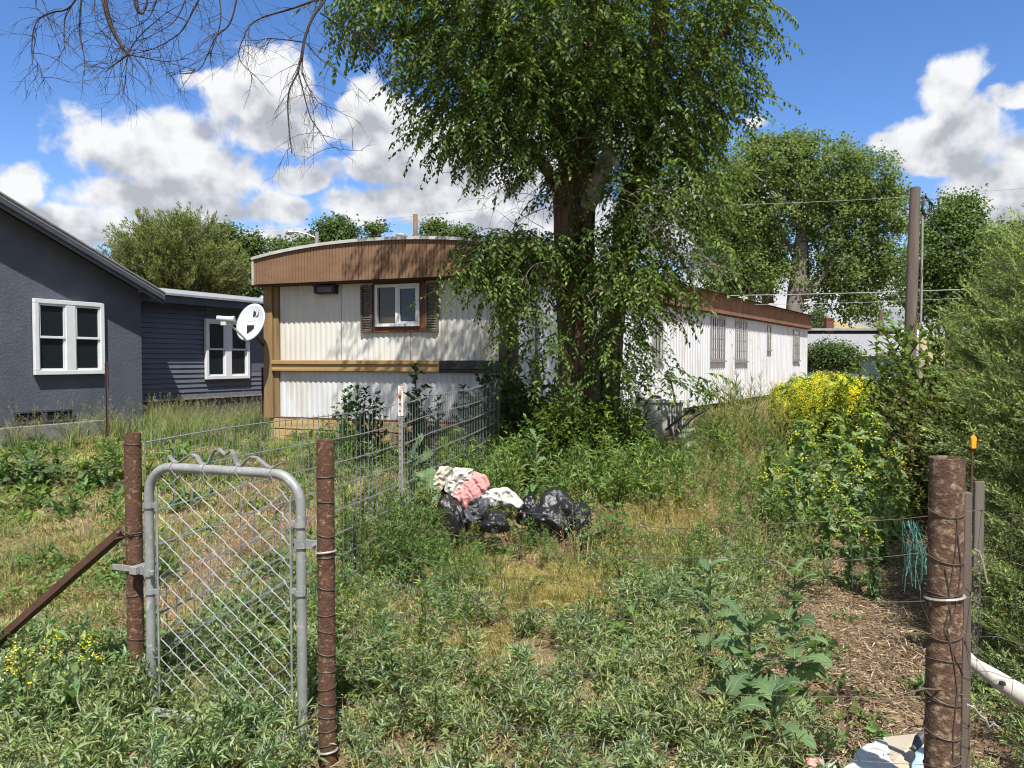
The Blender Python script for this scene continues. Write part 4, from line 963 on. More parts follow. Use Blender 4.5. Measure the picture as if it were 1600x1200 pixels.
mb = MB(); mb.tube([(q.x, q.y, .2), (q.x, q.y, q.z+.1)], .09, 8); mb.obj('post', 'alu', sl)
mb = MB(); mb.tube([P(494, 372, 34), P(480, 366, 34), P(466, 363, 34), P(458, 363, 34)], .04, 6); mb.obj('arm', 'alu', sl)
mb = MB(); mb.tube([P(459, 363, 34), P(452, 363, 34), P(446, 365, 34)], [.09, .12, .05], 8); mb.obj('lamp_head', 'alu', sl)
q = P(1377, 485, 42); mb = MB(); mb.tube([(q.x, q.y, .3), (q.x, q.y, q.z)], [.14, .12], 8); tag(mb.obj('wooden_pole', 'pole_wood'), 'stubby dark pole under the cottonwoods by the far roof', 'pole')
# far house with grey roof
far = thing('far_house', 'distant low house with grey shingle roof and brick chimney past the home', 'house', (P(1320, 560, 40).x, 40, .25))
fa, fb = P(1225, 560, 39), P(1450, 560, 39); zr1 = P(1300, 517, 43).z; ze1 = P(1300, 560, 38.6).z
m = MB(); m.box(((fa.x+fb.x)/2, 43, ze1/2+.2), (fb.x-fa.x-.6, 7.2, ze1)); m.obj('wall', 'blue_wall', far)
m = MB(); m.hexa([(fa.x, 38.9, ze1), (fb.x, 38.9, ze1), (fb.x, 43, zr1-.06), (fa.x, 43, zr1-.06), (fa.x, 38.8, ze1+.12), (fb.x, 38.8, ze1+.12), (fb.x, 43, zr1+.06), (fa.x, 43, zr1+.06)])
m.hexa([(fa.x, 43.003, zr1-.06), (fb.x, 43.003, zr1-.06), (fb.x, 47.2, ze1), (fa.x, 47.2, ze1), (fa.x, 43.003, zr1+.06), (fb.x, 43.003, zr1+.06), (fb.x, 47.3, ze1+.12), (fa.x, 47.3, ze1+.12)])
rf = m.obj('roof', 'shingle', far)
m = MB(); m.box(((fa.x+fb.x)/2, 42.6, zr1+.05), (fb.x-fa.x, .9, .12)); m.obj('ridge_cap', 'roof_white', rf)
cp = P(1295, 497, 42.5); m = MB(); m.box((cp.x, cp.y, (cp.z+2.6)/2), (.4, .4, cp.z-2.6)); m.box((cp.x, cp.y, cp.z-.04), (.46, .46, .1)); m.obj('chimney', 'brick', rf)
# ------------------------------------------------------------------ trees
def rough_tube(mb, pts, rads, n=20, sub=10, amp=.16, seed=0, fr=3.0):
    "trunk: smooth path, furrowed surface"
    pts = [Vector(p) for p in pts]; out = []; rr = []
    for i in range(len(pts)-1):
        p0, p1, p2, p3 = pts[max(i-1, 0)], pts[i], pts[i+1], pts[min(i+2, len(pts)-1)]
        for s in np.linspace(0, 1, sub, endpoint=(i == len(pts)-2)):
            out.append(.5*((2*p1)+(p2-p0)*s+(2*p0-5*p1+4*p2-p3)*s*s+(3*p1-p0-3*p2+p3)*s**3)); rr.append(rads[i]*(1-s)+rads[i+1]*s)
    k0 = len(mb.v); mb.tube(out, rr, n)
    for i in range(len(out)):
        for k in range(n):
            v = Vector(mb.v[k0+i*n+k]); d = v-out[i]
            a = 2*math.pi*k/n
            q = mnoise.noise(Vector((math.cos(a)*fr+seed, math.sin(a)*fr, out[i].z*1.1)))+.6*mnoise.noise(Vector((math.cos(a)*fr*3+seed, math.sin(a)*fr*3, out[i].z*2.2)))
            mb.v[k0+i*n+k] = tuple(out[i]+d*(1+amp*q))
    return mb
def ball(n, bias=2.2):
    return randdir(n)*(rng.uniform(0, 1, n)**(1/bias))[:, None]
def bl(px, py, rx, ry, D, rd=None):
    c = P(px, py, D); a = rx*D/FPX; b2 = ry*D/FPX
    return np.array(c), np.array([a, rd or (a+b2)/2, b2])
def far_tree(name, label, D, blobs, cs, ncl, per, L, W, base, trunk, tr, limbs=(), group=None, m='bark_grey', cr=.36, cat='tree', jag=.3):
    bp_ = P(base, 600, D); o = thing(name, label, cat, (bp_.x, bp_.y, gz(bp_.x, bp_.y)), group)
    f = Foli(); B = [bl(*q[:4], D+(q[4] if len(q) > 4 else 0), (q[5] if len(q) > 5 else None)) for q in blobs]
    w = np.array([b2[1][0]*b2[1][2] for b2 in B]); w /= w.sum(); k = rng.choice(len(B), ncl, p=w)
    C = np.array([b2[0] for b2 in B])[k]; Rr = np.array([b2[1] for b2 in B])[k]; u = ball(ncl, 2.4)
    cen = C+u*Rr*(1+rng.normal(0, jag*.35, (ncl, 1))); crr = cr*rng.uniform(.6, 1.3, ncl); cj = rng.uniform(.75, 1.25, (ncl, 1))
    n = ncl*per; ci = np.repeat(np.arange(ncl), per); pos = cen[ci]+rng.normal(0, 1, (n, 3))*crr[ci][:, None]*np.array([.6, .6, .5])
    outw = unit(u)[ci]; d = unit(randdir(n)+outw*.5+np.array([0, 0, -.3])); nr = unit(randdir(n)*.8+np.array([0, -.2, .8])+outw*.5)
    V, Fc = leaves(pos, d, nr, L*rng.uniform(.6, 1.2, n), W*rng.uniform(.7, 1.2, n), .1)
    csA = np.array(cs); T = csA[rng.integers(0, len(cs), n)]*cj[ci]*rng.uniform(.8, 1.2, (n, 1))
    f.add(V, Fc, np.repeat(T, 2, axis=0)); f.obj('crown', LEAF, o)
    mb = MB(); rough_tube(mb, [P(x, y, D+dd) for x, y, dd in trunk], tr, 12, 6, .08)
    for lm in limbs: rough_tube(mb, [P(x, y, D+dd) for x, y, dd in lm[0]], lm[1], 8, 5, .06)
    for j in rng.choice(ncl, min(26, ncl), False):   # boughs reaching into the crown
        a = np.array(P(trunk[-1][0], trunk[-1][1], D)); t = rng.uniform(.2, 1); q0 = np.array(P(*trunk[len(trunk)//2][:2], D))*(1-t)+a*t
        mb.tube([q0, (q0+cen[j])/2+[0, 0, .25], cen[j]], [tr[-1]*.5, tr[-1]*.35, .02], 5)
    mb.obj('trunk', m, o, smooth=True)
    return o
CW = [(.12, .17, .05), (.15, .20, .062), (.095, .14, .042), (.18, .225, .085)]
DK = [(.08, .12, .042), (.105, .15, .052), (.065, .10, .035)]
CEDAR = [(.19, .21, .08), (.16, .185, .07), (.22, .235, .10), (.13, .16, .06)]
far_tree('cottonwood_tree', 'broad tall cottonwood behind the long home, left of the utility pole', 54,
  [(1130, 300, 60, 75), (1200, 260, 75, 50), (1280, 270, 85, 55), (1350, 300, 60, 60), (1385, 330, 40, 50), (1180, 330, 70, 60), (1330, 380, 75, 60), (1120, 390, 45, 60), (1375, 410, 45, 60), (1180, 420, 60, 45), (1300, 440, 60, 45), (1230, 225, 45, 22), (1345, 470, 50, 35), (1150, 450, 50, 30), (1290, 330, 60, 60), (1265, 222, 28, 18), (1322, 240, 26, 22), (1180, 232, 22, 22)],
  CW, 1900, 44, .21, .17, 1240, [(1240, 570, 0), (1242, 480, 0), (1250, 400, 0), (1256, 350, 0), (1262, 270, 0)], [.7, .58, .5, .42, .25],
  [([(1244, 470, 0), (1275, 445, -1), (1310, 400, -1)], [.2, .15, .1]), ([(1250, 410, 0), (1215, 360, 1), (1190, 310, 0)], [.25, .18, .1]), ([(1256, 360, 0), (1300, 300, 0), (1330, 270, 0)], [.28, .2, .08])], cr=.55, jag=.45)
far_tree('cottonwood_tree', 'second cottonwood with a shorter trunk crossing the first at the home end', 58,
  [(1150, 330, 50, 60), (1140, 440, 35, 50), (1200, 400, 40, 50), (1170, 380, 50, 60)], CW, 480, 40, .22, .18, 1195, [(1200, 580, 0), (1200, 480, 0), (1195, 400, 0)], [.55, .45, .28], cr=.6, jag=.45)
far_tree('cottonwood_tree', 'rounded cottonwood just right of the utility pole', 34,
  [(1490, 345, 45, 40), (1470, 400, 50, 60), (1525, 390, 40, 60), (1500, 450, 60, 50), (1450, 460, 40, 50), (1545, 450, 40, 50), (1505, 325, 22, 16), (1478, 332, 16, 20)], [(.10, .15, .045), (.125, .18, .058), (.08, .125, .04)], 760, 42, .15, .12, 1490, [(1490, 570, 0), (1490, 470, 0), (1492, 400, 0)], [.36, .3, .18], cr=.42)
far_tree('cottonwood_tree', 'small cottonwood at the frame edge, behind the juniper', 30,
  [(1580, 375, 30, 25), (1600, 420, 40, 50), (1570, 440, 30, 40)], CW, 260, 40, .14, .11, 1590, [(1590, 560, 0), (1590, 470, 0), (1590, 410, 0)], [.25, .2, .12], cr=.38)
far_tree('shade_tree', 'dark green tree beyond the house wing, next to the conifer', 34,
  [(352, 370, 16, 18), (350, 400, 24, 40), (390, 385, 26, 20), (395, 425, 36, 40), (360, 440, 40, 30), (430, 420, 25, 30)], DK, 420, 40, .15, .12, 380, [(380, 580, 0), (378, 470, 0), (375, 410, 0)], [.3, .22, .12], cr=.34)
far_tree('shade_tree', 'leafy tree peeking over the left end of the home roof', 40,
  [(440, 385, 16, 8), (475, 385, 30, 14), (525, 362, 36, 20), (585, 358, 22, 10), (510, 400, 80, 25), (530, 350, 15, 9)], DK+CW[:1], 330, 40, .16, .13, 520, [(520, 600, 0), (520, 480, 0), (520, 400, 0)], [.3, .22, .12], cr=.34)
far_tree('shade_tree', 'leafy tree peeking over the roof beside the tan pole top', 40,
  [(678, 358, 18, 14), (720, 365, 30, 10), (700, 390, 70, 22), (775, 374, 16, 6)], DK+CW[:1], 220, 40, .16, .13, 700, [(700, 600, 0), (700, 480, 0), (700, 400, 0)], [.3, .22, .12], cr=.32)
far_tree('far_bush', 'dark rounded hedge bush before the far grey roof', 33, [(1300, 556, 40, 18), (1275, 560, 22, 18), (1325, 562, 20, 14)], DK, 260, 36, .12, .09, 1300, [(1300, 590, 0), (1300, 572, 0)], [.1, .05], cr=.3, cat='bush')
far_tree('small_pine', 'small dark pine past the far end of the home', 48, [(1275, 490, 9, 10), (1275, 503, 14, 12), (1275, 515, 16, 10)], DK, 90, 40, .16, .05, 1275, [(1275, 560, 0), (1275, 490, 0)], [.2, .05], cr=.3)
# conifer by the house wing
JP = [proto_juniper(CEDAR, 12, .34) for _ in range(5)]
def conifer(name, label, blobs, n, scale, base, D, protos, trunk, tr, upw=.5, cat='tree', bias=3.2):
    bp_ = P(base, 600, D); o = thing(name, label, cat, (bp_.x, bp_.y, gz(bp_.x, bp_.y)))
    B = [bl(*q) for q in blobs]; w = np.array([b2[1][0]*b2[1][2] for b2 in B]); w /= w.sum(); k = rng.choice(len(B), n, p=w)
    u = ball(n, bias); pos = np.array([b2[0] for b2 in B])[k]+u*np.array([b2[1] for b2 in B])[k]
    ok = pos[:, 2] > .1; pos = pos[ok]; u = u[ok]; n = len(pos)
    f = Foli(); yaw = np.arctan2(u[:, 1], u[:, 0])+rng.normal(0, .5, n)
    pit = rng.normal(upw, .3, n); roll = rng.uniform(-1.2, 1.2, n); sc_ = scale*rng.uniform(.7, 1.25, n); pk = rng.integers(0, len(protos), n)
    for i in range(n):
        V, Fc, T = protos[pk[i]]
        Rm = np.array(Matrix.Rotation(yaw[i], 3, 'Z')@Matrix.Rotation(-pit[i], 3, 'Y')@Matrix.Rotation(roll[i], 3, 'X'))*sc_[i]
        f.add(V@Rm.T+pos[i], Fc, np.clip(T*rng.uniform(.75, 1.25), 0, .9))
    f.obj('foliage', LEAF, o); mb = MB(); rough_tube(mb, [P(*q) for q in trunk], tr, 10, 5, .08)
    for j in rng.choice(n, min(40, n), False):
        q0 = np.array(P(*trunk[-1]))*.5+np.array(P(*trunk[0]))*.5; mb.tube([q0*.6+pos[j]*.4-[0, 0, .1], pos[j]], [tr[-1]*.5, .006], 5)
    mb.obj('trunk', 'bark_grey', o, smooth=True); return o
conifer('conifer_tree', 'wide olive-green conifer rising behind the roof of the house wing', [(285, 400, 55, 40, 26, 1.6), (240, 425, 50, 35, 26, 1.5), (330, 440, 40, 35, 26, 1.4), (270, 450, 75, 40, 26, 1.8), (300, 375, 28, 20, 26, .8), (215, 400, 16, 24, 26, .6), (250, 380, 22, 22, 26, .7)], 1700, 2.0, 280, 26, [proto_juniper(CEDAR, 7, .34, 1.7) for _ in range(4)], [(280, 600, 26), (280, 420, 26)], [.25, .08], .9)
# ---- the elm
ED = 9.5
elm = thing('elm_tree', 'large shaggy elm with twin furrowed trunks and drooping leafy twigs before the home', 'tree', (P(905, 600, ED).x, ED, gz(P(905, 600, ED).x, ED)))
mb = MB(); rough_tube(mb, [P(903, 770, ED), P(904, 690, ED), P(903, 560, ED), P(898, 420, ED), P(897, 330, ED), P(903, 250, ED), P(915, 150, ED), P(930, 20, ED), P(945, -140, ED)], [.33, .28, .235, .23, .24, .22, .16, .13, .10], 64, 26, .15, 0, 4.5)
mb.obj('trunk', 'bark', elm, smooth=True)
mb = MB(); rough_tube(mb, [P(946, 770, ED+.3), P(947, 690, ED+.35), P(950, 570, ED+.4), P(965, 430, ED+.4), P(985, 310, ED+.4), P(1014, 190, ED+.4), P(1028, 60, ED+.4), P(1050, -140, ED+.3)], [.22, .19, .165, .15, .135, .125, .11, .08], 48, 22, .15, 5, 4.5)
mb.obj('trunk', 'bark', elm, smooth=True)
mb = MB(); rough_tube(mb, [P(915, 320, ED-.1), P(938, 275, ED-.3), P(950, 240, ED-.45), P(944, 222, ED-.5)], [.13, .10, .075, .04], 12, 6, .2, 9); rough_tube(mb, [P(946, 262, ED-.4), P(958, 250, ED-.6), P(965, 262, ED-.7)], [.05, .045, .03], 8, 4, .2)
mb.obj('broken_limb', 'dead_wood', elm, smooth=True)
mb = MB()
LIMBS = [([(900, 270, ED), (860, 170, 9.2), (800, 60, 8.8), (700, -60, 8.3), (560, -130, 7.8), (380, -150, 7.3)], [.17, .14, .11, .09, .07, .05]), ([(1016, 190, ED+.4), (1080, 110, 9.4), (1140, 40, 9.2), (1190, -40, 9)], [.09, .07, .05, .03]),
         ([(897, 340, ED), (850, 260, 8.9), (790, 200, 8.5), (720, 170, 8.2)], [.09, .06, .04, .02]), ([(990, 310, ED+.4), (1040, 250, 9.2), (1080, 270, 8.9), (1090, 340, 8.8)], [.06, .04, .03, .012]),
         ([(930, 20, ED), (860, -60, 9), (780, -160, 8.6)], [.1, .07, .04]), ([(900, 420, 9.4), (850, 395, 9), (790, 395, 8.7), (740, 430, 8.5)], [.05, .035, .022, .01]), ([(965, 420, 9.8), (1010, 380, 9.3), (1060, 400, 8.9), (1090, 470, 8.8)], [.05, .035, .022, .01])]
for p, r in LIMBS: rough_tube(mb, [P(*q) for q in p], r, 10, 6, .08)
mb.obj('limbs', 'bark', elm, smooth=True)
ELM = [(.078, .13, .024), (.10, .165, .034), (.14, .20, .05), (.058, .10, .022), (.085, .14, .028), (.17, .215, .065)]
SP = [proto_spray(rng.integers(15, 23), rng.uniform(.32, .62), .066, .032, ELM, (.07, .06, .035), rng.uniform(.45, 1.1), rng.uniform(.9, 1.4)) for _ in range(14)]
eb = [  # px, py, rx, ry, D, depth radius, sprays
 (830, -150, 360, 130, 9.2, 2.4, 1300), (640, 15, 110, 60, 8.4, 1.0, 260), (760, 50, 130, 100, 8.5, 1.4, 420), (900, 50, 170, 130, 9.0, 2.0, 600), (1040, 40, 115, 110, 9.4, 1.7, 380), (1122, 60, 50, 75, 9.3, .8, 110),
 (1100, 160, 62, 45, 9.2, .7, 115), (700, 140, 60, 60, 8.3, .8, 150), (745, 215, 55, 50, 8.4, .7, 120), (815, 190, 80, 90, 8.7, 1.0, 260), (920, 160, 100, 90, 9.2, 1.3, 330), (1020, 180, 90, 90, 9.4, 1.2, 280), (1060, 240, 55, 50, 9.2, .7, 100), (690, 225, 25, 30, 8.3, .4, 24), (775, 270, 35, 22, 8.4, .4, 34), (850, 275, 45, 35, 8.8, .5, 60), (590, 60, 40, 40, 8.1, .6, 50), (880, 90, 130, 100, 10.5, 1.5, 420), (1178, 85, 14, 22, 9.2, .3, 10), (1150, 150, 20, 30, 9.2, .3, 14),
 (990, 300, 55, 80, 9.2, .7, 150), (1025, 345, 52, 95, 9.0, .7, 135), (980, 455, 50, 100, 8.9, .6, 160), (960, 400, 30, 90, 8.9, .4, 60), (1090, 320, 35, 80, 8.9, .5, 70), (1045, 470, 28, 60, 8.8, .4, 34), (965, 585, 40, 55, 8.8, .5, 60), (1000, 550, 16, 30, 8.8, .3, 5),
 (835, 405, 45, 32, 8.9, .5, 120), (785, 408, 46, 26, 8.6, .5, 64), (745, 442, 26, 20, 8.5, .3, 20), (790, 455, 35, 30, 8.5, .3, 50), (828, 465, 28, 55, 8.8, .4, 60), (812, 520, 18, 30, 8.6, .2, 18), (890, 390, 40, 50, 8.9, .3, 14), (925, 510, 30, 70, 9.0, .3, 26), (700, 480, 4, 8, 8.4, .1, 2), (860, 570, 30, 40, 8.9, .3, 30), (905, 200, 60, 60, 8.8, .5, 120), (1100, 420, 20, 40, 8.7, .3, 14), (897, 440, 24, 100, 9.12, .14, 34), (958, 490, 20, 90, 9.5, .14, 26), (890, 330, 26, 60, 9.12, .14, 16)]
pos = []; yaw = []
for px, py, rx, ry, D, rd, n in eb:
    c, r = bl(px, py, rx, ry, D, rd); n = int(n*1.0); u = ball(n, 2.6); p = c+u*r; pos.append(p); ax = np.array([P(915, 300, ED).x, ED+.2])
    y1 = np.arctan2(p[:, 1]-ax[1], p[:, 0]-ax[0]); y2 = np.arctan2(u[:, 1], u[:, 0]); yaw.append(np.where(rng.random(n) < .6, y1, y2)+rng.normal(0, .6, n))
pos = np.concatenate(pos); yaw = np.concatenate(yaw); pos[:, 2] += .18
f = Foli(); scatter(f, SP, pos, rng.uniform(.75, 1.25, len(pos)), .12, .28, .1, yaw=yaw)
f.obj('crown', LEAF, elm)
# bare pale hanging twigs on the elm
def twig(mb, p, d, L, r, droop, wig, depth=0, n=9):
    p = Vector(p); d = Vector(d).normalized(); pts = [p.copy()]
    for i in range(n):
        d = (d+Vector((random.gauss(0, wig), random.gauss(0, wig), random.gauss(0, wig)-droop))).normalized(); p = p+d*L/n; pts.append(p.copy())
    mb.tube(pts, [r*(1-.8*i/n) for i in range(n+1)], 4 if r < .006 else 6, False)
    if depth > 0:
        for _ in range(random.randint(2, 4)):
            k = random.randint(2, n-1); q = pts[k]; dd = (pts[k]-pts[k-1]).normalized()+Vector((random.gauss(0, .7), random.gauss(0, .7), random.gauss(-.1, .6)))
            twig(mb, q, dd, L*random.uniform(.35, .65), r*.55, droop*1.1, wig, depth-1, max(5, n-2))
mb = MB()
for (px, py, D, n, L, sx) in ((850, 395, 8.8, 16, .8, -1), (800, 395, 8.5, 10, .7, -1), (840, 300, 8.6, 12, .9, -1), (1020, 330, 8.7, 12, .9, 1), (1060, 420, 8.6, 10, .8, 1), (800, 250, 8.3, 8, .8, -1), (960, 300, 8.6, 6, .8, 1), (920, 460, 8.8, 5, .6, -1), (880, 180, 8.4, 6, .8, 1)):
    for i in range(n):
        twig(mb, P(px+random.gauss(0, 22), py+random.gauss(0, 20), D+random.gauss(0, .2)), (sx*random.uniform(.2, 1), random.gauss(-.3, .5), random.uniform(-.1, .7)), L*random.uniform(.6, 1.2), .0045, .16, .12, 1)
mb.obj('bare_twigs', 'twig_pale', elm)
# dead boughs overhead at upper left
mb = MB(); HUB = (380, -150, 7.3)
DB = [([(160, -160, 7.0), (158, -60, 7.0), (163, 0, 7), (174, 42, 7), (190, 72, 7), (200, 86, 7)], .036), ([(205, -150, 7), (212, 0, 7), (224, 22, 7)], .034), ([(232, -80, 7), (230, 0, 7), (224, 20, 7)], .016),
      ([(560, -120, 7.8), (512, -10, 7.5), (488, 28, 7.4), (476, 62, 7.4), (466, 110, 7.4), (452, 142, 7.3), (450, 180, 7.3), (456, 240, 7.3)], .018), ([(520, -10, 7.5), (460, 12, 7.4), (400, 32, 7.3), (380, 60, 7.2), (374, 92, 7.2), (400, 120, 7.2)], .011),
      ([(476, 64, 7.4), (472, 108, 7.4), (480, 132, 7.4), (498, 160, 7.3), (516, 168, 7.3)], .008), ([(466, 112, 7.4), (484, 180, 7.4), (500, 205, 7.4), (520, 230, 7.4), (568, 236, 7.4)], .007), ([(476, 64, 7.4), (500, 92, 7.4), (532, 112, 7.4)], .008), ([(476, 66, 7.4), (424, 60, 7.3), (400, 64, 7.3)], .007),
      ([(150, -60, 6.9), (112, 8, 6.9), (80, 20, 6.9), (56, 36, 6.9), (50, 80, 6.9), (62, 104, 6.9), (70, 132, 6.9)], .009), ([(132, -40, 7), (124, 40, 7), (132, 92, 7), (132, 118, 7)], .009), ([(112, 8, 7), (102, 30, 7), (100, 60, 7), (103, 86, 7)], .006),
      ([(380, -60, 7.2), (362, 30, 7.2), (336, 60, 7.2), (312, 108, 7.2), (280, 116, 7.2)], .009), ([(330, -40, 7.1), (300, 20, 7.1), (280, 52, 7.1), (240, 76, 7.1), (200, 85, 7)], .009), ([(340, -20, 7.1), (345, 30, 7.1), (330, 80, 7.1), (312, 96, 7.1)], .007),
      ([(200, 85, 7), (180, 100, 7), (165, 112, 7)], .010), ([(200, 85, 7), (225, 90, 7), (260, 96, 7), (290, 92, 7)], .008), ([(200, 85, 7), (196, 118, 7), (194, 150, 7)], .005), ([(200, 84, 7), (160, 50, 7), (148, 20, 7), (150, -40, 7)], .006), ([(200, 85, 7), (215, 60, 7), (260, 20, 7), (300, 0, 7)], .007), ([(500, 20, 7.5), (560, 60, 7.6), (590, 80, 7.7), (620, 124, 7.8)], .007), ([(540, 40, 7.5), (588, 80, 7.6), (600, 110, 7.6), (625, 122, 7.7)], .006),
      ([(60, -20, 6.8), (56, 10, 6.8), (66, 20, 6.8)], .006), ([(250, -20, 7.2), (232, 28, 7.2), (190, 46, 7.1), (150, 30, 7.1)], .006), ([(300, -30, 7.2), (275, 30, 7.2), (230, 60, 7.1), (206, 84, 7)], .006)]
mb.tube([P(*q) for q in ((380, -150, 7.3), (270, -155, 7.1), (160, -160, 7), (60, -120, 6.9))], [.05, .045, .04, .02], 8)
for p, r in DB:
    pts = [P(*q) for q in p]; rough_tube(mb, pts, [r*(1-.75*i/(len(pts)-1)) for i in range(len(pts))], 6, 6, .1, r*90)
    for i in range(1, len(pts)):
        for _ in range(4 if r < .02 else 6):
            s = random.random(); q = pts[i-1].lerp(pts[i], s); dv = (pts[i]-pts[i-1]).normalized()
            twig(mb, q, dv*.6+Vector((random.gauss(0, .7), random.gauss(0, .5), random.gauss(-.1, .6))), random.uniform(.15, .5), .0032, random.uniform(.02, .14), .14, 1, 7)
mb.obj('dead_boughs', 'twig_dead', elm, label='bare dark dead boughs high over the house roof')

# ------------------------------------------------------------------ shrubs
def weed_thing(name, label, cat, px, D, protos_pos, leafname='foliage', group=None):
    b = onto(px, D); o = thing(name, label, cat, tuple(b), group); f = Foli()
    for protos, pos, sc, tl in protos_pos: scatter(f, protos, pos, sc, tl)
    f.obj(leafname, LEAF, o); return o
def spot(n, px0, px1, D0, D1):
    D = rng.uniform(D0, D1, n); px = rng.uniform(px0, px1, n); x = (px-800)/FPX*D
    return np.stack([x, D, ground(x, D)], 1)
SUCK = [(.10, .16, .03), (.13, .20, .042), (.18, .235, .06), (.075, .125, .026)]
SK = [proto_weed(rng.uniform(.9, 1.3), 16, 150, .065, .036, SUCK, .9, (.07, .06, .03), .5) for _ in range(6)]
weed_thing('elm_suckers', 'tangle of yellow-green leafy shoots around the elm trunk base', 'shrub', 900, 9.2, [(SK, spot(46, 815, 900, 8.7, 9.5), rng.uniform(.55, 1.05, 46), .2), (SK, spot(70, 890, 985, 8.6, 9.7), rng.uniform(.6, 1.1, 70), .18), (SK, spot(5, 975, 1000, 8.6, 9.6), rng.uniform(.25, .45, 5), .2)])
DKS = [(.05, .09, .03), (.07, .115, .04), (.09, .14, .05)]
SD = [proto_weed(rng.uniform(.9, 1.2), 14, 110, .10, .07, DKS, .8, (.06, .05, .03), .5) for _ in range(5)]
weed_thing('dark_shrub', 'dark broad-leaved shrub between the home corner and the elm trunk', 'shrub', 800, 10.6, [(SD, spot(34, 762, 870, 9.6, 11.2), rng.uniform(.7, 1.2, 34), .2)])
HV = [(.06, .11, .035), (.08, .14, .05)]
SH = [proto_weed(1.0, 14, 120, .075, .055, HV, 1.0, (.1, .1, .05), .32) for _ in range(3)]
weed_thing('sapling', 'bushy young sapling in front of the left half of the home skirt', 'sapling', 560, 10.6, [(SH, spot(9, 530, 592, 10.2, 11.4), rng.uniform(.75, 1.05, 9), .12)])
weed_thing('sapling', 'tall narrow young sapling right of the rust-topped post', 'sapling', 662, 10.8, [(SH, spot(8, 640, 690, 10.4, 11.4), np.array([1.35, .9, .8, .75, .9, .7, 1.0, .8]), .1)])
weed_thing('sapling', 'thin sapling behind the wire panel at the charred rail end', 'sapling', 735, 10, [(SH, spot(8, 712, 765, 9.4, 10.6), rng.uniform(.6, 1.1, 8), .15)])
AL = [(.075, .13, .035), (.10, .16, .045), (.06, .11, .03)]
SA = [proto_spray(15, .75, .14, .055, AL, (.1, .12, .05), .5, 1.3) for _ in range(4)]
b = onto(1065, 12.4); o = thing('ailanthus_sapling', 'young tree with long arching compound leaves beside the air conditioner', 'sapling', tuple(b)); f = Foli()
pp_ = np.array([P(1045+rng.normal(0, 12), 585+rng.normal(0, 10), 12.4) for _ in range(7)]+[P(1088+rng.normal(0, 10), 606+rng.normal(0, 12), 12.4) for _ in range(9)]); scatter(f, SA, pp_, rng.uniform(.7, 1.05, 16), .1, yaw=rng.normal(-.2, .8, 16)); f.obj('foliage', LEAF, o)
mb = MB(); mb.tube([b, P(1058, 640, 12.4), P(1045, 582, 12.4)], [.03, .022, .012], 7); mb.obj('stem', 'bark_grey', o)
ROSE = [(.09, .135, .04), (.12, .17, .052), (.16, .20, .065), (.12, .10, .042)]
SR = [proto_weed(1.2, 18, 330, .05, .032, ROSE, .8, (.09, .055, .035), .55) for _ in range(5)]
SRY = [proto_weed(1.2, 18, 300, .055, .034, [(.125, .17, .04), (.16, .20, .06), (.095, .14, .035)], .9, (.09, .08, .035), .5) for _ in range(4)]
weed_thing('rose_bush', 'large tangled brown-stemmed bush left of the juniper, right of the yellow flowers', 'bush', 1430, 7.5, [(SR, spot(70, 1428, 1570, 6.6, 8.6), rng.uniform(.75, 1.2, 70), .25), (SRY, spot(12, 1418, 1465, 8.4, 9.2), rng.uniform(1.0, 1.35, 12), .2), (SRY, spot(16, 1440, 1560, 7.4, 8.8), rng.uniform(1.35, 1.65, 16), .2)])
JC = [(.17, .225, .08), (.21, .26, .10), (.135, .185, .07), (.25, .29, .12)]
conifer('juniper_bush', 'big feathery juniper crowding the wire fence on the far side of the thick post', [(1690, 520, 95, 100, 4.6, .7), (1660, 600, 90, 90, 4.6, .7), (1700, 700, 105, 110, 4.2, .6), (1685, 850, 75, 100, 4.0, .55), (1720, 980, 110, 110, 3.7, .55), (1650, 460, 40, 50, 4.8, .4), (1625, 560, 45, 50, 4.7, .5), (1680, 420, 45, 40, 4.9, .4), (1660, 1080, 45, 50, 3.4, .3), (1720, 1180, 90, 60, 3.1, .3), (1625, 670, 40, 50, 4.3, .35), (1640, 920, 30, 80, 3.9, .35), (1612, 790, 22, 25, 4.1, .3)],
        1250, 1.05, 1700, 4.3, [proto_juniper(JC, 19, .34, 1.0, .017, .30) for _ in range(6)], [(1640, 1000, 4.2), (1640, 500, 4.6)], [.12, .05], .6, 'bush', 3.2)
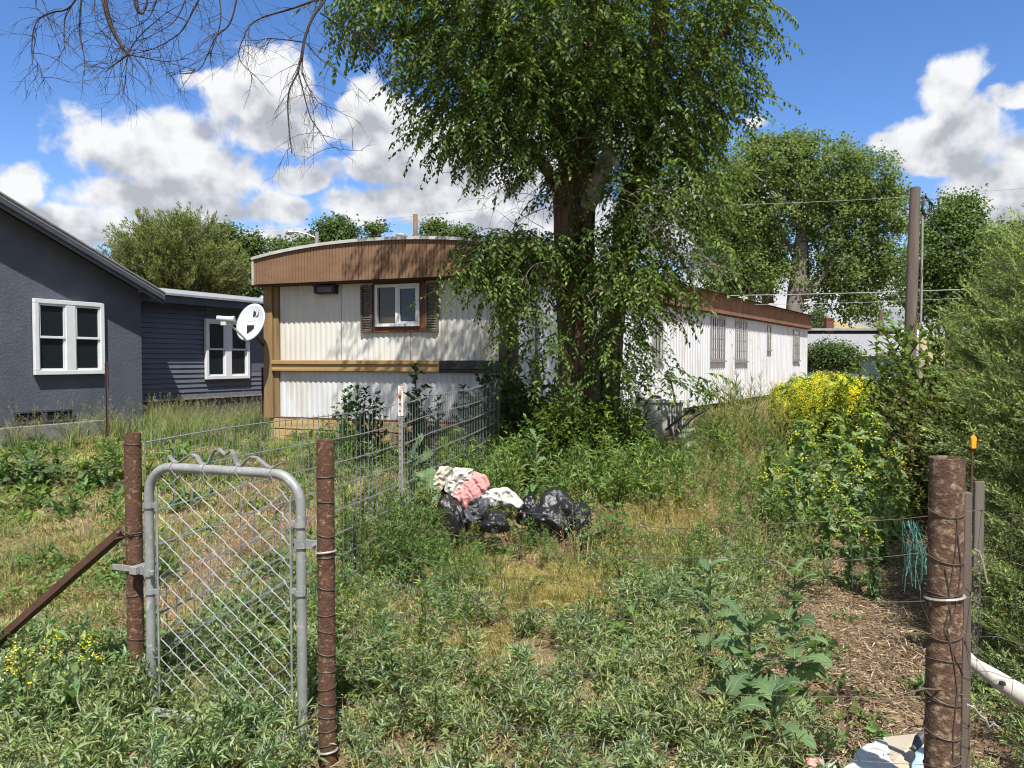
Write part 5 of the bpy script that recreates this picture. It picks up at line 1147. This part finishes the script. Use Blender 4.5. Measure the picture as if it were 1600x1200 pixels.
# ------------------------------------------------------------------ flowering plants that can be told apart
MUG = [(.17, .25, .115), (.21, .285, .145), (.14, .215, .09)]
def mustard(h, nl, nf, L=.09, W=.045, fl=.016, spread=.05, cs=None):
    cs = cs or MUG
    f = Foli(); g = Foli(); k = 16; lean = rng.normal(0, .1, 2); top = np.array([lean[0]*h, lean[1]*h, h]); t = np.linspace(.25, .97, k); a = np.arange(k)*2.4
    A = t[:, None]*top; bd = unit(np.stack([np.cos(a), np.sin(a), np.full(k, 1.3)], 1)+rng.normal(0, .1, (k, 3))); B = A+bd*(h*.42*(1.12-t)*rng.uniform(.8, 1.2, k))[:, None]
    f.stem(np.zeros((1, 3)), top[None], .007, .002, (.14, .17, .07)); f.stem(A, B, .003, .0012, (.14, .17, .07))
    s = rng.beta(1.1, 2.2, nl); kk = rng.integers(0, k, nl); onb = rng.random(nl) < .5
    pos = np.where(onb[:, None], A[kk]+(B[kk]-A[kk])*rng.uniform(0, .8, (nl, 1)), s[:, None]*top); d = unit(randdir(nl)+[0, 0, .25]); 
    f.leaf(pos, d, unit(randdir(nl)*.6+[0, 0, 1.]), L*rng.uniform(.5, 1.3, nl)*(1.25-s), W*rng.uniform(.6, 1.2, nl)*(1.25-s), cs, .3)
    tips = np.concatenate([B[5:], top[None], A[9:]+(B[9:]-A[9:])*.6]); n = len(tips)
    for j in range(nf):
        q = tips+rng.normal(0, spread*.35, (n, 3))-[0, 0, rng.uniform(0, .03)]
        g.leaf(q, unit(randdir(n)+[0, 0, .2]), np.tile([0, 0, 1.], (n, 1))+randdir(n)*.4, fl, fl*.9, [YEL, (.62, .55, .02), (.72, .68, .08)], 0)
    return f.arr(), g.arr()
def plant_pair(name, label, px, D, arrs, scale, cat='plant', group=None, rot=0):
    b = onto(px, D); o = thing(name, label, cat, tuple(b), group)
    for nm, ar in zip(('foliage', 'blossoms'), arrs):
        f = Foli(); scatter(f, [ar], np.array([b]), scale, .03, .1, .05, yaw=np.array([rot])); f.obj(nm, LEAF, o)
    return o
MP = [mustard(rng.uniform(.9, 1.1), 260, 9, .10, .058, .019) for _ in range(4)]
first = {}
spots_m = [(1215, 6.8, .8), (1240, 6.2, .72), (1268, 6.9, .98), (1292, 6.1, .8), (1322, 6.8, 1.0), (1340, 6.0, .82), (1362, 6.9, 1.02), (1382, 5.9, .85), (1405, 6.6, .9), (1250, 7.8, .8), (1300, 7.9, .86), (1350, 7.8, .86), (1190, 7.2, .6), (1395, 7.5, .82), (1330, 5.4, .55), (1372, 5.2, .6)]
for i, (px, D, s) in enumerate(spots_m):
    k = i % 4; lab = 'tall mustard weed with yellow blossoms in the stand left of the thick post'; grp = 'mustard weeds left of the thick post'
    if k not in first:
        b = onto(px, D); o = thing('mustard_plant', lab, 'plant', tuple(b), grp); b = Vector(b)
        for nm, (V_, F_, T_) in zip(('foliage', 'blossoms'), MP[k]): npobj(nm, V_+np.array(b), F_, LEAF, o, tint=T_)
        o.scale = (s, s, s); first[k] = o
    else:
        r = first[k].copy(); COL.objects.link(r); r.location = onto(px, D); r.rotation_euler = (0, 0, random.uniform(0, 6)); r.scale = (s, s, s)
        for ch in first[k].children: c_ = ch.copy(); COL.objects.link(c_); c_.parent = r
# dense far bank of yellow flowers
MF = [mustard(1.0, 280, 11, .09, .028, .019, .08, [(.22, .27, .06), (.27, .31, .08), (.17, .23, .055)]) for _ in range(4)]
def mass(name, label, cat, px, D, pos, sc, protos):
    b = onto(px, D); o = thing(name, label, cat, tuple(b)); pk = rng.integers(0, len(protos), len(pos)); yw = rng.uniform(0, 6, len(pos))
    for j, nm in enumerate(('foliage', 'blossoms')):
        f = Foli(); st = rng.bit_generator.state; scatter(f, [q[j] for q in protos], pos, sc, .12, .15, .06, pick=pk, yaw=yw); f.obj(nm, LEAF, o)
    return o
n = 170; ps = spot(n, 1220, 1372, 10.8, 15); mid = 1-np.abs((ps[:, 0]/ps[:, 1]*FPX+800-1294)/80)**2.5*.35
mass('mustard_bank', 'big rounded bank of bright yellow blossoms at the far end of the home', 'flower bush', 1290, 13, ps, (1.08+rng.normal(0, .05, n))*np.clip(mid, .5, 1), MF)
PALE = [(.27, .28, .10), (.34, .33, .13), (.21, .24, .09)]
YP = [proto_weed(1.0, 22, 130, .05, .008, PALE, 1.6, (.22, .22, .09), .4, .1, ((.6, .52, .1), 3, .02, .012)) for _ in range(4)]
n = 46; weed_thing('dry_weeds', 'pale yellow feathery tall weeds against the white home wall', 'weed clump', 1150, 13, [(YP, spot(n, 1095, 1225, 9.8, 14.5), rng.uniform(.7, 1.25, n), .15)])
MPf = [mustard(.45, 60, 6, .06, .03, .010, .03) for _ in range(2)]
for px, D, lab in ((60, 3.35, 'small yellow-flowered weed at the low end of the angle brace'), (130, 3.3, 'small yellow-flowered weed nearer the latch post, under the brace'), (25, 3.2, 'small yellow-flowered weed by the frame edge, before the brace end')):
    plant_pair('mustard_plant', lab, px, D, MPf[px % 2], 1.0, rot=px)
# prickly lettuce and sow thistle
def lettuce(label, px, D, h, n, L, W, name='prickly_lettuce', cs=LETT):
    b = onto(px, D); o = thing(name, label, 'plant', tuple(b)); V_, F_, T_ = proto_lettuce(h, n, L, W, cs)
    npobj('leaves', V_+np.array(b), F_, LEAF, o, tint=T_, smooth=False)
lettuce('tallest jagged-leaved lettuce weed, at the edge of the bare soil', 1245, 3.55, .70, 30, .21, .12)
lettuce('jagged-leaved lettuce weed leaning before the tallest one', 1175, 3.35, .50, 24, .21, .12)
lettuce('jagged-leaved lettuce weed with upright tip, farthest from the thick post', 1112, 4.0, .58, 22, .19, .11)
lettuce('low jagged-leaved lettuce weed at the foot of the tallest one', 1215, 3.0, .34, 14, .22, .13)
lettuce('broad-leaved sow thistle standing left of the trash heap', 640, 6.5, .82, 22, .34, .16, 'sow_thistle')
lettuce('sow thistle at the left edge of the trash heap', 672, 6.1, .6, 16, .28, .15, 'sow_thistle')
lettuce('pale sow thistle behind the trash heap, before the elm', 838, 7.5, .8, 20, .22, .10, 'sow_thistle')
RB = [(.09, .16, .05), (.11, .19, .06)]
f = None
for px, D, lab in ((945, 6.25, 'clump of round pale green leaves beside the round black bag'), (760, 7.1, 'clump of round leaves behind the pink cloth')):
    b = onto(px, D); o = thing('mallow_plant', lab, 'plant', tuple(b)); f = Foli(); n = 60; a = rng.uniform(0, 6.28, n); r = .22*np.sqrt(rng.uniform(0, 1, n))
    q = np.array(b)+np.stack([r*np.cos(a), r*np.sin(a), rng.uniform(.1, .42, n)], 1); f.stem(np.repeat(np.array([b]), n, 0), q, .002, .0015, (.1, .15, .05))
    for da in (-.9, -.45, 0, .45, .9): f.leaf(q, np.stack([np.cos(a+da), np.sin(a+da), np.full(n, .15)], 1), unit(randdir(n)*.35+[0, -.4, 1.]), .045, .034, RB, .1)
    f.obj('leaves', LEAF, o)
# dock weeds in the left yard
DO = [(.055, .10, .03), (.07, .12, .04)]
DP = [proto_lettuce(.3, 14, .28, .10, DO) for _ in range(3)]
for px, D, lab in ((25, 8.9, 'dark leafy dock clump in the left yard at the frame edge'), (75, 9.2, 'dark leafy dock clump in the left yard beside the edge one'), (150, 9.3, 'dark leafy dock clump nearest the latch post in the yard')):
    n = 7; weed_thing('dock_plant', lab, 'plant', px, D, [(DP, spot(n, px-25, px+25, D-.4, D+.4), rng.uniform(.7, 1.2, n), .2)], 'leaves')

# ------------------------------------------------------------------ ground cover (nobody could count it)
def samp(D0, D1, dens, wf, p0=-120, p1=1720):
    n = int(dens*(p1-p0)/FPX*(D1*D1-D0*D0)/2); D = np.sqrt(rng.uniform(D0*D0, D1*D1, n)); px = rng.uniform(p0, p1, n)
    x = (px-800)/FPX*D; g = ground(x, D); py = 562+FPX*(EYE-g)/D
    nz = np.array([mnoise.noise((a*1.1, b2*1.1, 0)) for a, b2 in zip(x, D)])*1.0; n2 = np.array([mnoise.noise((a*2.6, b2*2.6, 7)) for a, b2 in zip(x, D)])
    keep = rng.random(n) < wf(px, py, D, nz, n2)
    return np.stack([x, D, g-.01], 1)[keep], px[keep], py[keep]
def bump(px, py, cx, cy, rx, ry, p=2): return np.exp(-(np.abs((px-cx)/rx)**p+np.abs((py-cy)/ry)**p))
def box_(v, a, b2, s): return 1/(1+np.exp(-(v-a)/s))/(1+np.exp((v-b2)/s))
soil = lambda px, py: np.clip(box_(px, 1228+np.maximum(0, (1000-py))*.1, 1500, 22)*box_(py, 875, 1300, 12), 0, 1)
moss = lambda px, py: np.clip(1.3*bump(px, py, 850, 930, 92, 52, 4), 0, 1)
gold = lambda px, py: np.clip(1.2*bump(px, py, 1010, 850, 75, 62, 4), 0, 1)
strip = lambda px, py: np.exp(-((py-960+(px-250)*.7)/30)**2)*box_(px, 205, 500, 15)
far_ok = lambda px, D: ~((px < 430) & (D > 13.6))
def w_low(px, py, D, a, b2):     # silvery lance-leaved weeds, front
    w = box_(px, 560, 1230, 40)*box_(py, 930, 1600, 30)*np.clip(1-1.3*moss(px, py), 0, 1)*(1-.75*bump(px, py, 740, 1060, 110, 90))+box_(px, -300, 505, 20)*box_(py, 1040, 1700, 25)*1.0
    w = w+.5*bump(px, py, 1110, 900, 110, 60)
    w = w*(1-.85*box_(px, 425, 545, 12)*box_(py, 1120, 3000, 12))
    return np.clip((w*(1-soil(px, py))+.8*box_(px, 1515, 1800, 12)*box_(py, 1000, 3000, 20)+.35*box_(px, 1200, 1420, 20)*box_(py, 1130, 1600, 20))*np.clip(.8+a*1.3, .12, 1), 0, 1)
LOWP = [proto_weed(rng.uniform(.13, .22), 11, 105, .041, .0078, GREEN_S, .7, (.10, .14, .06), .6, .25) for _ in range(8)]
LOWN = [proto_weed(rng.uniform(.2, .34), 13, 140, .048, .0088, GREEN_S, .9, (.10, .14, .06), .5, .25) for _ in range(6)]
cov = Foli()
p, px, py = samp(2.25, 6.6, 105, w_low); scatter(cov, LOWP, p, rng.uniform(.7, 1.25, len(p)), .2, .22)
p, px, py = samp(2.25, 4.0, 36, lambda px, py, D, a, b2: np.clip(w_low(px, py, D, a, b2)*(b2 > -.05)*box_(px, -300, 900, 60), 0, 1)); scatter(cov, LOWN, p, rng.uniform(.8, 1.25, len(p)), .2, .22)
# taller kochia stands
KO = [proto_weed(rng.uniform(.5, .62), 20, 200, .05, .0085, GREEN_K, 1.3, (.10, .14, .05), .38, .25) for _ in range(8)]
KF = [proto_weed(rng.uniform(.55, .66), 16, 120, .075, .014, GREEN_K, 1.3, (.10, .14, .05), .4, .25) for _ in range(6)]
def w_tall(px, py, D, a, b2):
    w = box_(px, 530, 735, 25)*box_(D, 3.9, 6.9, .15)*(1-.9*moss(px, py))
    w = w*np.clip(.8+1.2*a, .2, 1)+box_(px, 650, 950, 20)*box_(D, 5.1, 6.4, .1)*(1-.7*moss(px, py))*.8
    return np.clip(w, 0, 1)
p, px, py = samp(3.8, 7.2, 30, w_tall); hs = np.where((px > 680), .64, 1.0)*rng.uniform(.65, 1.1, len(p)); scatter(cov, KO, p, hs, .12, .25)
p, px, py = samp(7.15, 9.6, 34, lambda px, py, D, a, b2: np.clip(box_(px, 690, 1040, 18)*np.clip(.9+a, .3, 1), 0, 1)); scatter(cov, KF, p, rng.uniform(.7, 1.18, len(p)), .12, .22)
p, px, py = samp(5.2, 9.6, 24, lambda px, py, D, a, b2: np.clip(box_(px, 960, 1200, 25)*(1-gold(px, py))*np.clip(.6+1.6*a, .12, 1), 0, 1)); scatter(cov, KF, p, rng.uniform(.4, .75, len(p)), .15, .22)
p, px, py = samp(9.6, 14, 12, lambda px, py, D, a, b2: np.clip(box_(px, 1070, 1260, 20)*np.clip(.6+a, .05, 1), 0, 1)); scatter(cov, KF, p, rng.uniform(.7, 1.25, len(p)), .15, .22)
p, px, py = samp(5.2, 9.5, 22, lambda px, py, D, a, b2: np.clip(box_(px, 1180, 1440, 15)*(1-soil(px, py))*np.clip(.9+a, .3, 1), 0, 1)); scatter(cov, [q for q in KF[:3]], p, rng.uniform(.5, .95, len(p)), .15, .22)
p, px, py = samp(6.8, 11.5, 9, lambda px, py, D, a, b2: np.clip(box_(px, 470, 700, 20)*np.clip(.5+1.3*a, 0, 1), 0, 1)); scatter(cov, KF, p, rng.uniform(.5, 1.0, len(p)), .15, .22)
# creeping green leaves in the left yard and centre
CL = [proto_weed(rng.uniform(.06, .11), 7, 46, .045, .018, [(.12, .19, .06), (.15, .225, .075), (.10, .165, .05)], .3, (.1, .13, .05), 1.4, .2) for _ in range(5)]
CLF = [proto_weed(rng.uniform(.08, .12), 7, 34, .085, .034, [(.12, .19, .06), (.15, .225, .075), (.10, .165, .05)], .3, (.1, .13, .05), 1.6, .2) for _ in range(4)]
p, px, py = samp(3.4, 7, 40, lambda px, py, D, a, b2: np.clip((box_(px, -300, 560, 20)+.35*box_(px, 560, 1150, 20))*np.clip(.35+2.2*b2+a, 0, 1)*(1-.9*strip(px, py))*(1-moss(px, py))*(1-soil(px, py)), 0, 1)); scatter(cov, CL, p, rng.uniform(.8, 1.7, len(p)), .2)
p, px, py = samp(7, 13.5, 9, lambda px, py, D, a, b2: np.clip(box_(px, -300, 620, 20)*np.clip(.3+2.2*b2+a, 0, 1), 0, 1)); scatter(cov, CLF, p, rng.uniform(.8, 1.6, len(p)), .2)
p, px, py = samp(2.6, 6.5, 9, lambda px, py, D, a, b2: soil(px, py)*np.clip(.3+1.5*b2, .05, 1)+.2); scatter(cov, CL, p, rng.uniform(.6, 1.3, len(p)), .2)
o = cov.obj('weeds', LEAF); tag(o, kind='stuff')
# grasses
gr = Foli()
MO = [proto_grass(60, .075, .0035, OLIVE+GOLD[:1], .07, .6, .8) for _ in range(5)]
p, px, py = samp(3.6, 6.9, 420, lambda px, py, D, a, b2: np.clip(1.3*moss(px, py)+.5*bump(px, py, 740, 1060, 110, 80)+.25*box_(px, 540, 1000, 40)*box_(py, 880, 1050, 20), 0, 1)*.95); scatter(gr, MO, p, rng.uniform(.7, 1.2, len(p)), .2, .2)
GO = [proto_grass(36, .34, .003, GOLD, .07, .35, .7, GOLD) for _ in range(4)]
p, px, py = samp(5.0, 8.5, 60, lambda px, py, D, a, b2: np.clip(gold(px, py), 0, 1)*.75); scatter(gr, GO, p, rng.uniform(.5, 1.0, len(p)), .15, .2)
LW = [proto_grass(40, .10, .0045, [(.22, .25, .075), (.28, .29, .095), (.17, .22, .06), (.34, .29, .13)], .10, .7, .7) for _ in range(5)]
LWF = [proto_grass(26, .11, .010, [(.22, .25, .075), (.28, .29, .095), (.17, .22, .06), (.34, .29, .13)], .16, .7, .7) for _ in range(5)]
lawn = lambda px, py, D, a, b2: np.clip((box_(px, -300, 560, 20)+.35*box_(px, 560, 1200, 30))*(1-soil(px, py))*np.clip(.95-.8*b2, .25, 1), 0, 1)
p, px, py = samp(3.2, 7, 170, lawn); scatter(gr, LW, p, rng.uniform(.6, 1.2, len(p)), .2, .2)
p, px, py = samp(7, 13.8, 75, lawn); scatter(gr, LWF, p, rng.uniform(.7, 1.3, len(p)), .2, .2)
TG = [proto_grass(26, .62, .007, [(.13, .19, .06), (.16, .215, .07), (.20, .235, .10)], .1, .28, .9, [(.28, .26, .13), (.22, .23, .11)]) for _ in range(5)]
hd = lambda px, py, D, a, b2: np.clip((px < 440)*(box_(D, 12.2+np.clip((px-60)/400, 0, 1)*1.8, 40, .4))*(.45+.55*box_(px, 150, 500, 30)), 0, 1)
p, px, py = samp(11.0, 16.5, 26, hd); scatter(gr, TG, p, rng.uniform(.6, 1.2, len(p)), .12, .2)
p, px, py = samp(9.0, 12.5, 14, lambda px, py, D, a, b2: box_(px, 300, 560, 20)*.6); scatter(gr, TG, p, rng.uniform(.35, .8, len(p)), .12, .2)
MG = [proto_grass(24, .36, .005, [(.17, .235, .07), (.21, .26, .09), (.27, .26, .11), (.145, .21, .06)], .1, .35, .8, [(.30, .24, .12), (.24, .21, .1)]) for _ in range(5)]
p, px, py = samp(5.5, 15, 24, lambda px, py, D, a, b2: np.clip(box_(px, 985, 1260, 25)*np.clip(.8-.6*a, .2, 1), 0, 1)); scatter(gr, MG, p, rng.uniform(.6, 1.3, len(p)), .15, .2)
FG = [proto_grass(20, .26, .0045, [(.17, .20, .06), (.22, .23, .08), (.13, .17, .05)], .06, .4, .8, [(.34, .28, .14), (.28, .26, .1)]) for _ in range(5)]
p, px, py = samp(2.3, 7.0, 34, lambda px, py, D, a, b2: np.clip(box_(px, -300, 1240, 30)*box_(py, 860, 1700, 20)*np.clip(.25-1.6*b2, .05, 1), 0, 1)); scatter(gr, FG, p, rng.uniform(.5, 1.2, len(p)), .2, .2)
tag(gr.obj('grass', DRYLEAF), kind='stuff')
dg = Foli()
DT = [proto_grass(44, .24, .003, PINKSTRAW+STRAW, .06, .55, 1.0, PINKSTRAW) for _ in range(5)]
def w_dry(px, py, D, a, b2):
    w = .9*bump(px, py, 870, 855, 60, 25)+.8*bump(px, py, 960, 870, 60, 22)+.9*bump(px, py, 1160, 820, 90, 40)+.8*bump(px, py, 1120, 770, 120, 40)+2.4*strip(px, py)+.7*bump(px, py, 440, 1150, 60, 40)+.7*bump(px, py, 380, 1190, 60, 30)+.6*bump(px, py, 60, 1120, 60, 40)+.8*bump(px, py, 150, 1010, 70, 60)+.45*bump(px, py, 780, 1090, 60, 60)+.5*bump(px, py, 400, 820, 130, 60)+.4*bump(px, py, 90, 830, 90, 90)+.5*bump(px, py, 560, 1090, 50, 60)+.6*bump(px, py, 1110, 705, 60, 20)
    return np.clip(w*np.clip(.65+1.4*b2, 0, 1), 0, 1)
p, px, py = samp(2.4, 13, 40, w_dry); scatter(dg, DT, p, rng.uniform(.6, 1.15, len(p)), .25, .2)
# broken straw and bark chips on the bare soil
n = 42000; D = np.sqrt(rng.uniform(2.4**2, 7.0**2, n)); px = rng.uniform(1130, 1640, n); x = (px-800)/FPX*D; py = 562+FPX*(EYE-ground(x, D))/D
k = rng.random(n) < np.clip(soil(px, py)+.15, 0, 1); q = np.stack([x, D, ground(x, D)+.012+rng.uniform(0, .02, n)], 1)[k]; n = len(q); d = randdir(n)*[1, 1, .22]
dg.leaf(q, d, unit(randdir(n)*.4+[0, 0, 1.]), rng.uniform(.02, .09, n), rng.uniform(.004, .010, n), [(.32, .24, .155), (.25, .17, .11), (.16, .11, .075), (.42, .34, .25), (.20, .14, .095)], .05)
n = 26000; D = np.sqrt(rng.uniform(3.0**2, 12.0**2, n)); px = rng.uniform(-100, 1250, n); x = (px-800)/FPX*D
q = np.stack([x, D, ground(x, D)+.012+rng.uniform(0, .03, n)], 1); d = randdir(n)*[1, 1, .3]; dg.leaf(q, d, unit(randdir(n)*.4+[0, 0, 1.]), rng.uniform(.03, .10, n), rng.uniform(.003, .006, n), STRAW+PINKSTRAW, .05)
tag(dg.obj('dry_grass', DRYLEAF), kind='stuff')

# ------------------------------------------------------------------ sun and sky
SUN_EL, SUN_AZ = 60.0, -8.0      # azimuth: degrees to the left of straight behind the camera
az = R(SUN_AZ); el = R(SUN_EL)
sd = Vector((-math.sin(az)*math.cos(el), -math.cos(az)*math.cos(el), math.sin(el)))
sl_ = bpy.data.lights.new('sun', 'SUN'); sl_.energy = 4.1; sl_.angle = R(.53); sl_.color = (1, .965, .90)
so = bpy.data.objects.new('sun', sl_); COL.objects.link(so); so.rotation_euler = (-sd).to_track_quat('-Z', 'Y').to_euler(); so.location = (0, -20, 40)
w = bpy.data.worlds.new('World'); scene.world = w; w.use_nodes = True; nt = w.node_tree; L = nt.links
bg = nt.nodes['Background']; bg.inputs['Strength'].default_value = .15
sky = nd(nt, 'ShaderNodeTexSky', sky_type='NISHITA'); sky.sun_disc = False; sky.sun_elevation = el
sky.sun_rotation = math.atan2(sd.x, sd.y); sky.altitude = 1600; sky.air_density = 1.0; sky.dust_density = .3; sky.ozone_density = 3.0
hs = nd(nt, 'ShaderNodeHueSaturation'); hs.inputs['Saturation'].default_value = 1.22; hs.inputs['Value'].default_value = .6; L.new(sky.outputs[0], hs.inputs['Color'])
tc = nd(nt, 'ShaderNodeTexCoord'); sp = nd(nt, 'ShaderNodeSeparateXYZ'); L.new(tc.outputs['Generated'], sp.inputs[0])
def mth(op, a, b=None, c=None, clamp=False):
    n = nd(nt, 'ShaderNodeMath', operation=op); n.use_clamp = clamp
    for i, v in enumerate((a, b, c)):
        if v is None: continue
        if isinstance(v, (int, float)): n.inputs[i].default_value = v
        else: L.new(v, n.inputs[i])
    return n.outputs[0]
A_ = mth('ARCTAN2', sp.outputs['X'], sp.outputs['Y']); E_ = mth('ARCSINE', sp.outputs['Z'])
cb = nd(nt, 'ShaderNodeCombineXYZ'); L.new(A_, cb.inputs[0]); L.new(E_, cb.inputs[1])
def sn(vec, scale, det, rough=.55, dist=0):
    n = nd(nt, 'ShaderNodeTexNoise'); n.inputs['Scale'].default_value = scale; n.inputs['Detail'].default_value = det; n.inputs['Roughness'].default_value = rough; n.inputs['Distortion'].default_value = dist
    L.new(vec, n.inputs['Vector']); return n
def vmath(op, a, b):
    n = nd(nt, 'ShaderNodeVectorMath', operation=op)
    for i, v in enumerate((a, b)):
        if isinstance(v, tuple): n.inputs[i].default_value = v
        elif v is not None: L.new(v, n.inputs[i])
    return n
BL = [(235, 240, 115, 62), (330, 275, 95, 55), (165, 225, 60, 42), (255, 318, 150, 34), (440, 332, 74, 26), (50, 285, 32, 40), (18, 310, 45, 34), (95, 352, 130, 38), (290, 374, 240, 28), (395, 150, 75, 48), (440, 115, 55, 50), (335, 135, 45, 22), (450, 200, 110, 36),
      (575, 150, 36, 46), (600, 205, 85, 70), (690, 230, 90, 70), (600, 262, 110, 26), (545, 155, 26, 22), (570, 325, 60, 40), (650, 320, 90, 46), (760, 310, 110, 60), (480, 275, 45, 22), (850, 250, 90, 60), (1000, 200, 90, 45), (1050, 330, 120, 70), (900, 360, 150, 70),
      (1490, 138, 54, 40), (1440, 205, 58, 32), (1385, 218, 38, 17), (1475, 232, 80, 26), (1520, 185, 48, 40), (1595, 145, 40, 16), (1575, 300, 88, 50), (1500, 335, 80, 35), (1630, 250, 60, 45), (1680, 350, 150, 60), (1180, 195, 30, 14), (1200, 300, 110, 40), (1400, 470, 200, 60), (1150, 460, 150, 60), (700, 420, 300, 50),
      (-150, 330, 130, 60), (-300, 250, 140, 70), (1850, 200, 140, 70), (2000, 330, 200, 70), (-500, 380, 200, 60)]
wn = sn(cb.outputs[0], 9, 5, .6); wv = vmath('MULTIPLY_ADD', wn.outputs['Color'], (.075, .06, 0)); wv.inputs[2].default_value = (-.0375, -.03, 0); wa = vmath('ADD', cb.outputs[0], wv.outputs[0])
BK_FILL = [(-1.5, .35, .3, .2), (-2.0, .55, .35, .25), (-2.6, .3, .4, .2), (2.7, .5, .4, .25), (2.2, .3, .35, .2), (1.6, .55, .3, .22), (-2.3, .95, .5, .2), (2.4, .95, .5, .2), (-1.2, .8, .35, .2), (1.3, .9, .35, .2), (-3.0, .6, .3, .2), (1.9, .15, .4, .12), (-1.8, .12, .4, .12), (3.0, .15, .4, .12)]  # unseen clouds behind and overhead, added as fill light for the shaded faces
fb = sn(cb.outputs[0], 16, 9, .56, .35)
def field(vec):
    acc = None
    for q in BL+BK_FILL:
        if q in BK_FILL: a0, e0, sx, sy = q[0], q[1], 1/q[2], 1/q[3]
        else: d = (P(q[0], q[1], 1.0)-Vector((0, 0, EYE))).normalized(); a0 = math.atan2(d.x, d.y); e0 = math.asin(d.z); sx, sy = FPX/q[2], FPX/q[3]*1.02
        n = nd(nt, 'ShaderNodeVectorMath', operation='MULTIPLY_ADD'); L.new(vec, n.inputs[0]); n.inputs[1].default_value = (sx, sy, 0); n.inputs[2].default_value = (-a0*sx, -e0*sy, 0)
        ln = vmath('LENGTH', n.outputs[0], None).outputs['Value']; v = mth('SUBTRACT', 1.25, ln)
        acc = v if acc is None else mth('SMOOTH_MAX', acc, v, .22)
    return acc
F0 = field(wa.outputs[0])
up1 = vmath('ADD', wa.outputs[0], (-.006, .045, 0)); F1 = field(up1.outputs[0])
fbv = mth('MULTIPLY_ADD', fb.outputs['Fac'], 1.9, -1.0)
D0_ = mth('ADD', F0, fbv)
def smooth(v, a, b, lo=0, hi=1):
    n = nd(nt, 'ShaderNodeMapRange', interpolation_type='SMOOTHSTEP'); L.new(v, n.inputs[0]); n.inputs[1].default_value = a; n.inputs[2].default_value = b; n.inputs[3].default_value = lo; n.inputs[4].default_value = hi; return n.outputs[0]
alpha = smooth(D0_, .10, .55)
# billows: compare the fine noise with itself a little nearer the sun
fb2 = sn(vmath('ADD', cb.outputs[0], (.004, .02, 0)).outputs[0], 20, 4, .5, 0); fb3 = sn(cb.outputs[0], 20, 4, .5, 0)
bill = mth('SUBTRACT', fb3.outputs['Fac'], fb2.outputs['Fac'])
under = smooth(F1, .05, .8)            # how much cloud lies above this point
shade = mth('ADD', mth('MULTIPLY_ADD', under, -.68, 1.0), mth('MULTIPLY', bill, 2.6))
ramp = nd(nt, 'ShaderNodeValToRGB'); L.new(shade, ramp.inputs[0]); e = ramp.color_ramp.elements
e[0].position = .05; e[0].color = (.50, .52, .565, 1); e[1].position = 1.0; e[1].color = (1, 1, 1, 1); q = ramp.color_ramp.elements.new(.62); q.color = (.83, .84, .865, 1)
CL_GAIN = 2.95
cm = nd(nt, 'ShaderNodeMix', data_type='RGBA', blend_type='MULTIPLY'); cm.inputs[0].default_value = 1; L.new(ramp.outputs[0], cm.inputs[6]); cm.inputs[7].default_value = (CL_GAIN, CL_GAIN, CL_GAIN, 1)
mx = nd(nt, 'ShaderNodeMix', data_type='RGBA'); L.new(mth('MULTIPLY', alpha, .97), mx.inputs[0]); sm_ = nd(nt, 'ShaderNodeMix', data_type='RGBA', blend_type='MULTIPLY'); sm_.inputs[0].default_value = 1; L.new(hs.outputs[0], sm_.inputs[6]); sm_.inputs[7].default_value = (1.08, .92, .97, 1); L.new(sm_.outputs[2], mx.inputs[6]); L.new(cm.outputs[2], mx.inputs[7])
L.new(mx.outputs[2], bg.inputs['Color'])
try: w.cycles.sampling_method = 'MANUAL'; w.cycles.sample_map_resolution = 512
except Exception: pass
# ------------------------------------------------------------------ render settings
vs_ = scene.view_settings; vs_.view_transform = 'Standard'; vs_.look = 'None'; vs_.gamma = 1; vs_.exposure = 1.15
scene.render.engine = 'CYCLES'; cy = scene.cycles; cy.use_denoising = True
try: cy.denoiser = 'OPENIMAGEDENOISE'; cy.denoising_input_passes = 'RGB_ALBEDO_NORMAL'
except Exception: pass
cy.max_bounces = 5; cy.diffuse_bounces = 3; cy.glossy_bounces = 2; cy.transmission_bounces = 3; cy.use_adaptive_sampling = True; cy.adaptive_threshold = .01; cy.filter_width = 1.1
cy.caustics_reflective = False; cy.caustics_refractive = False
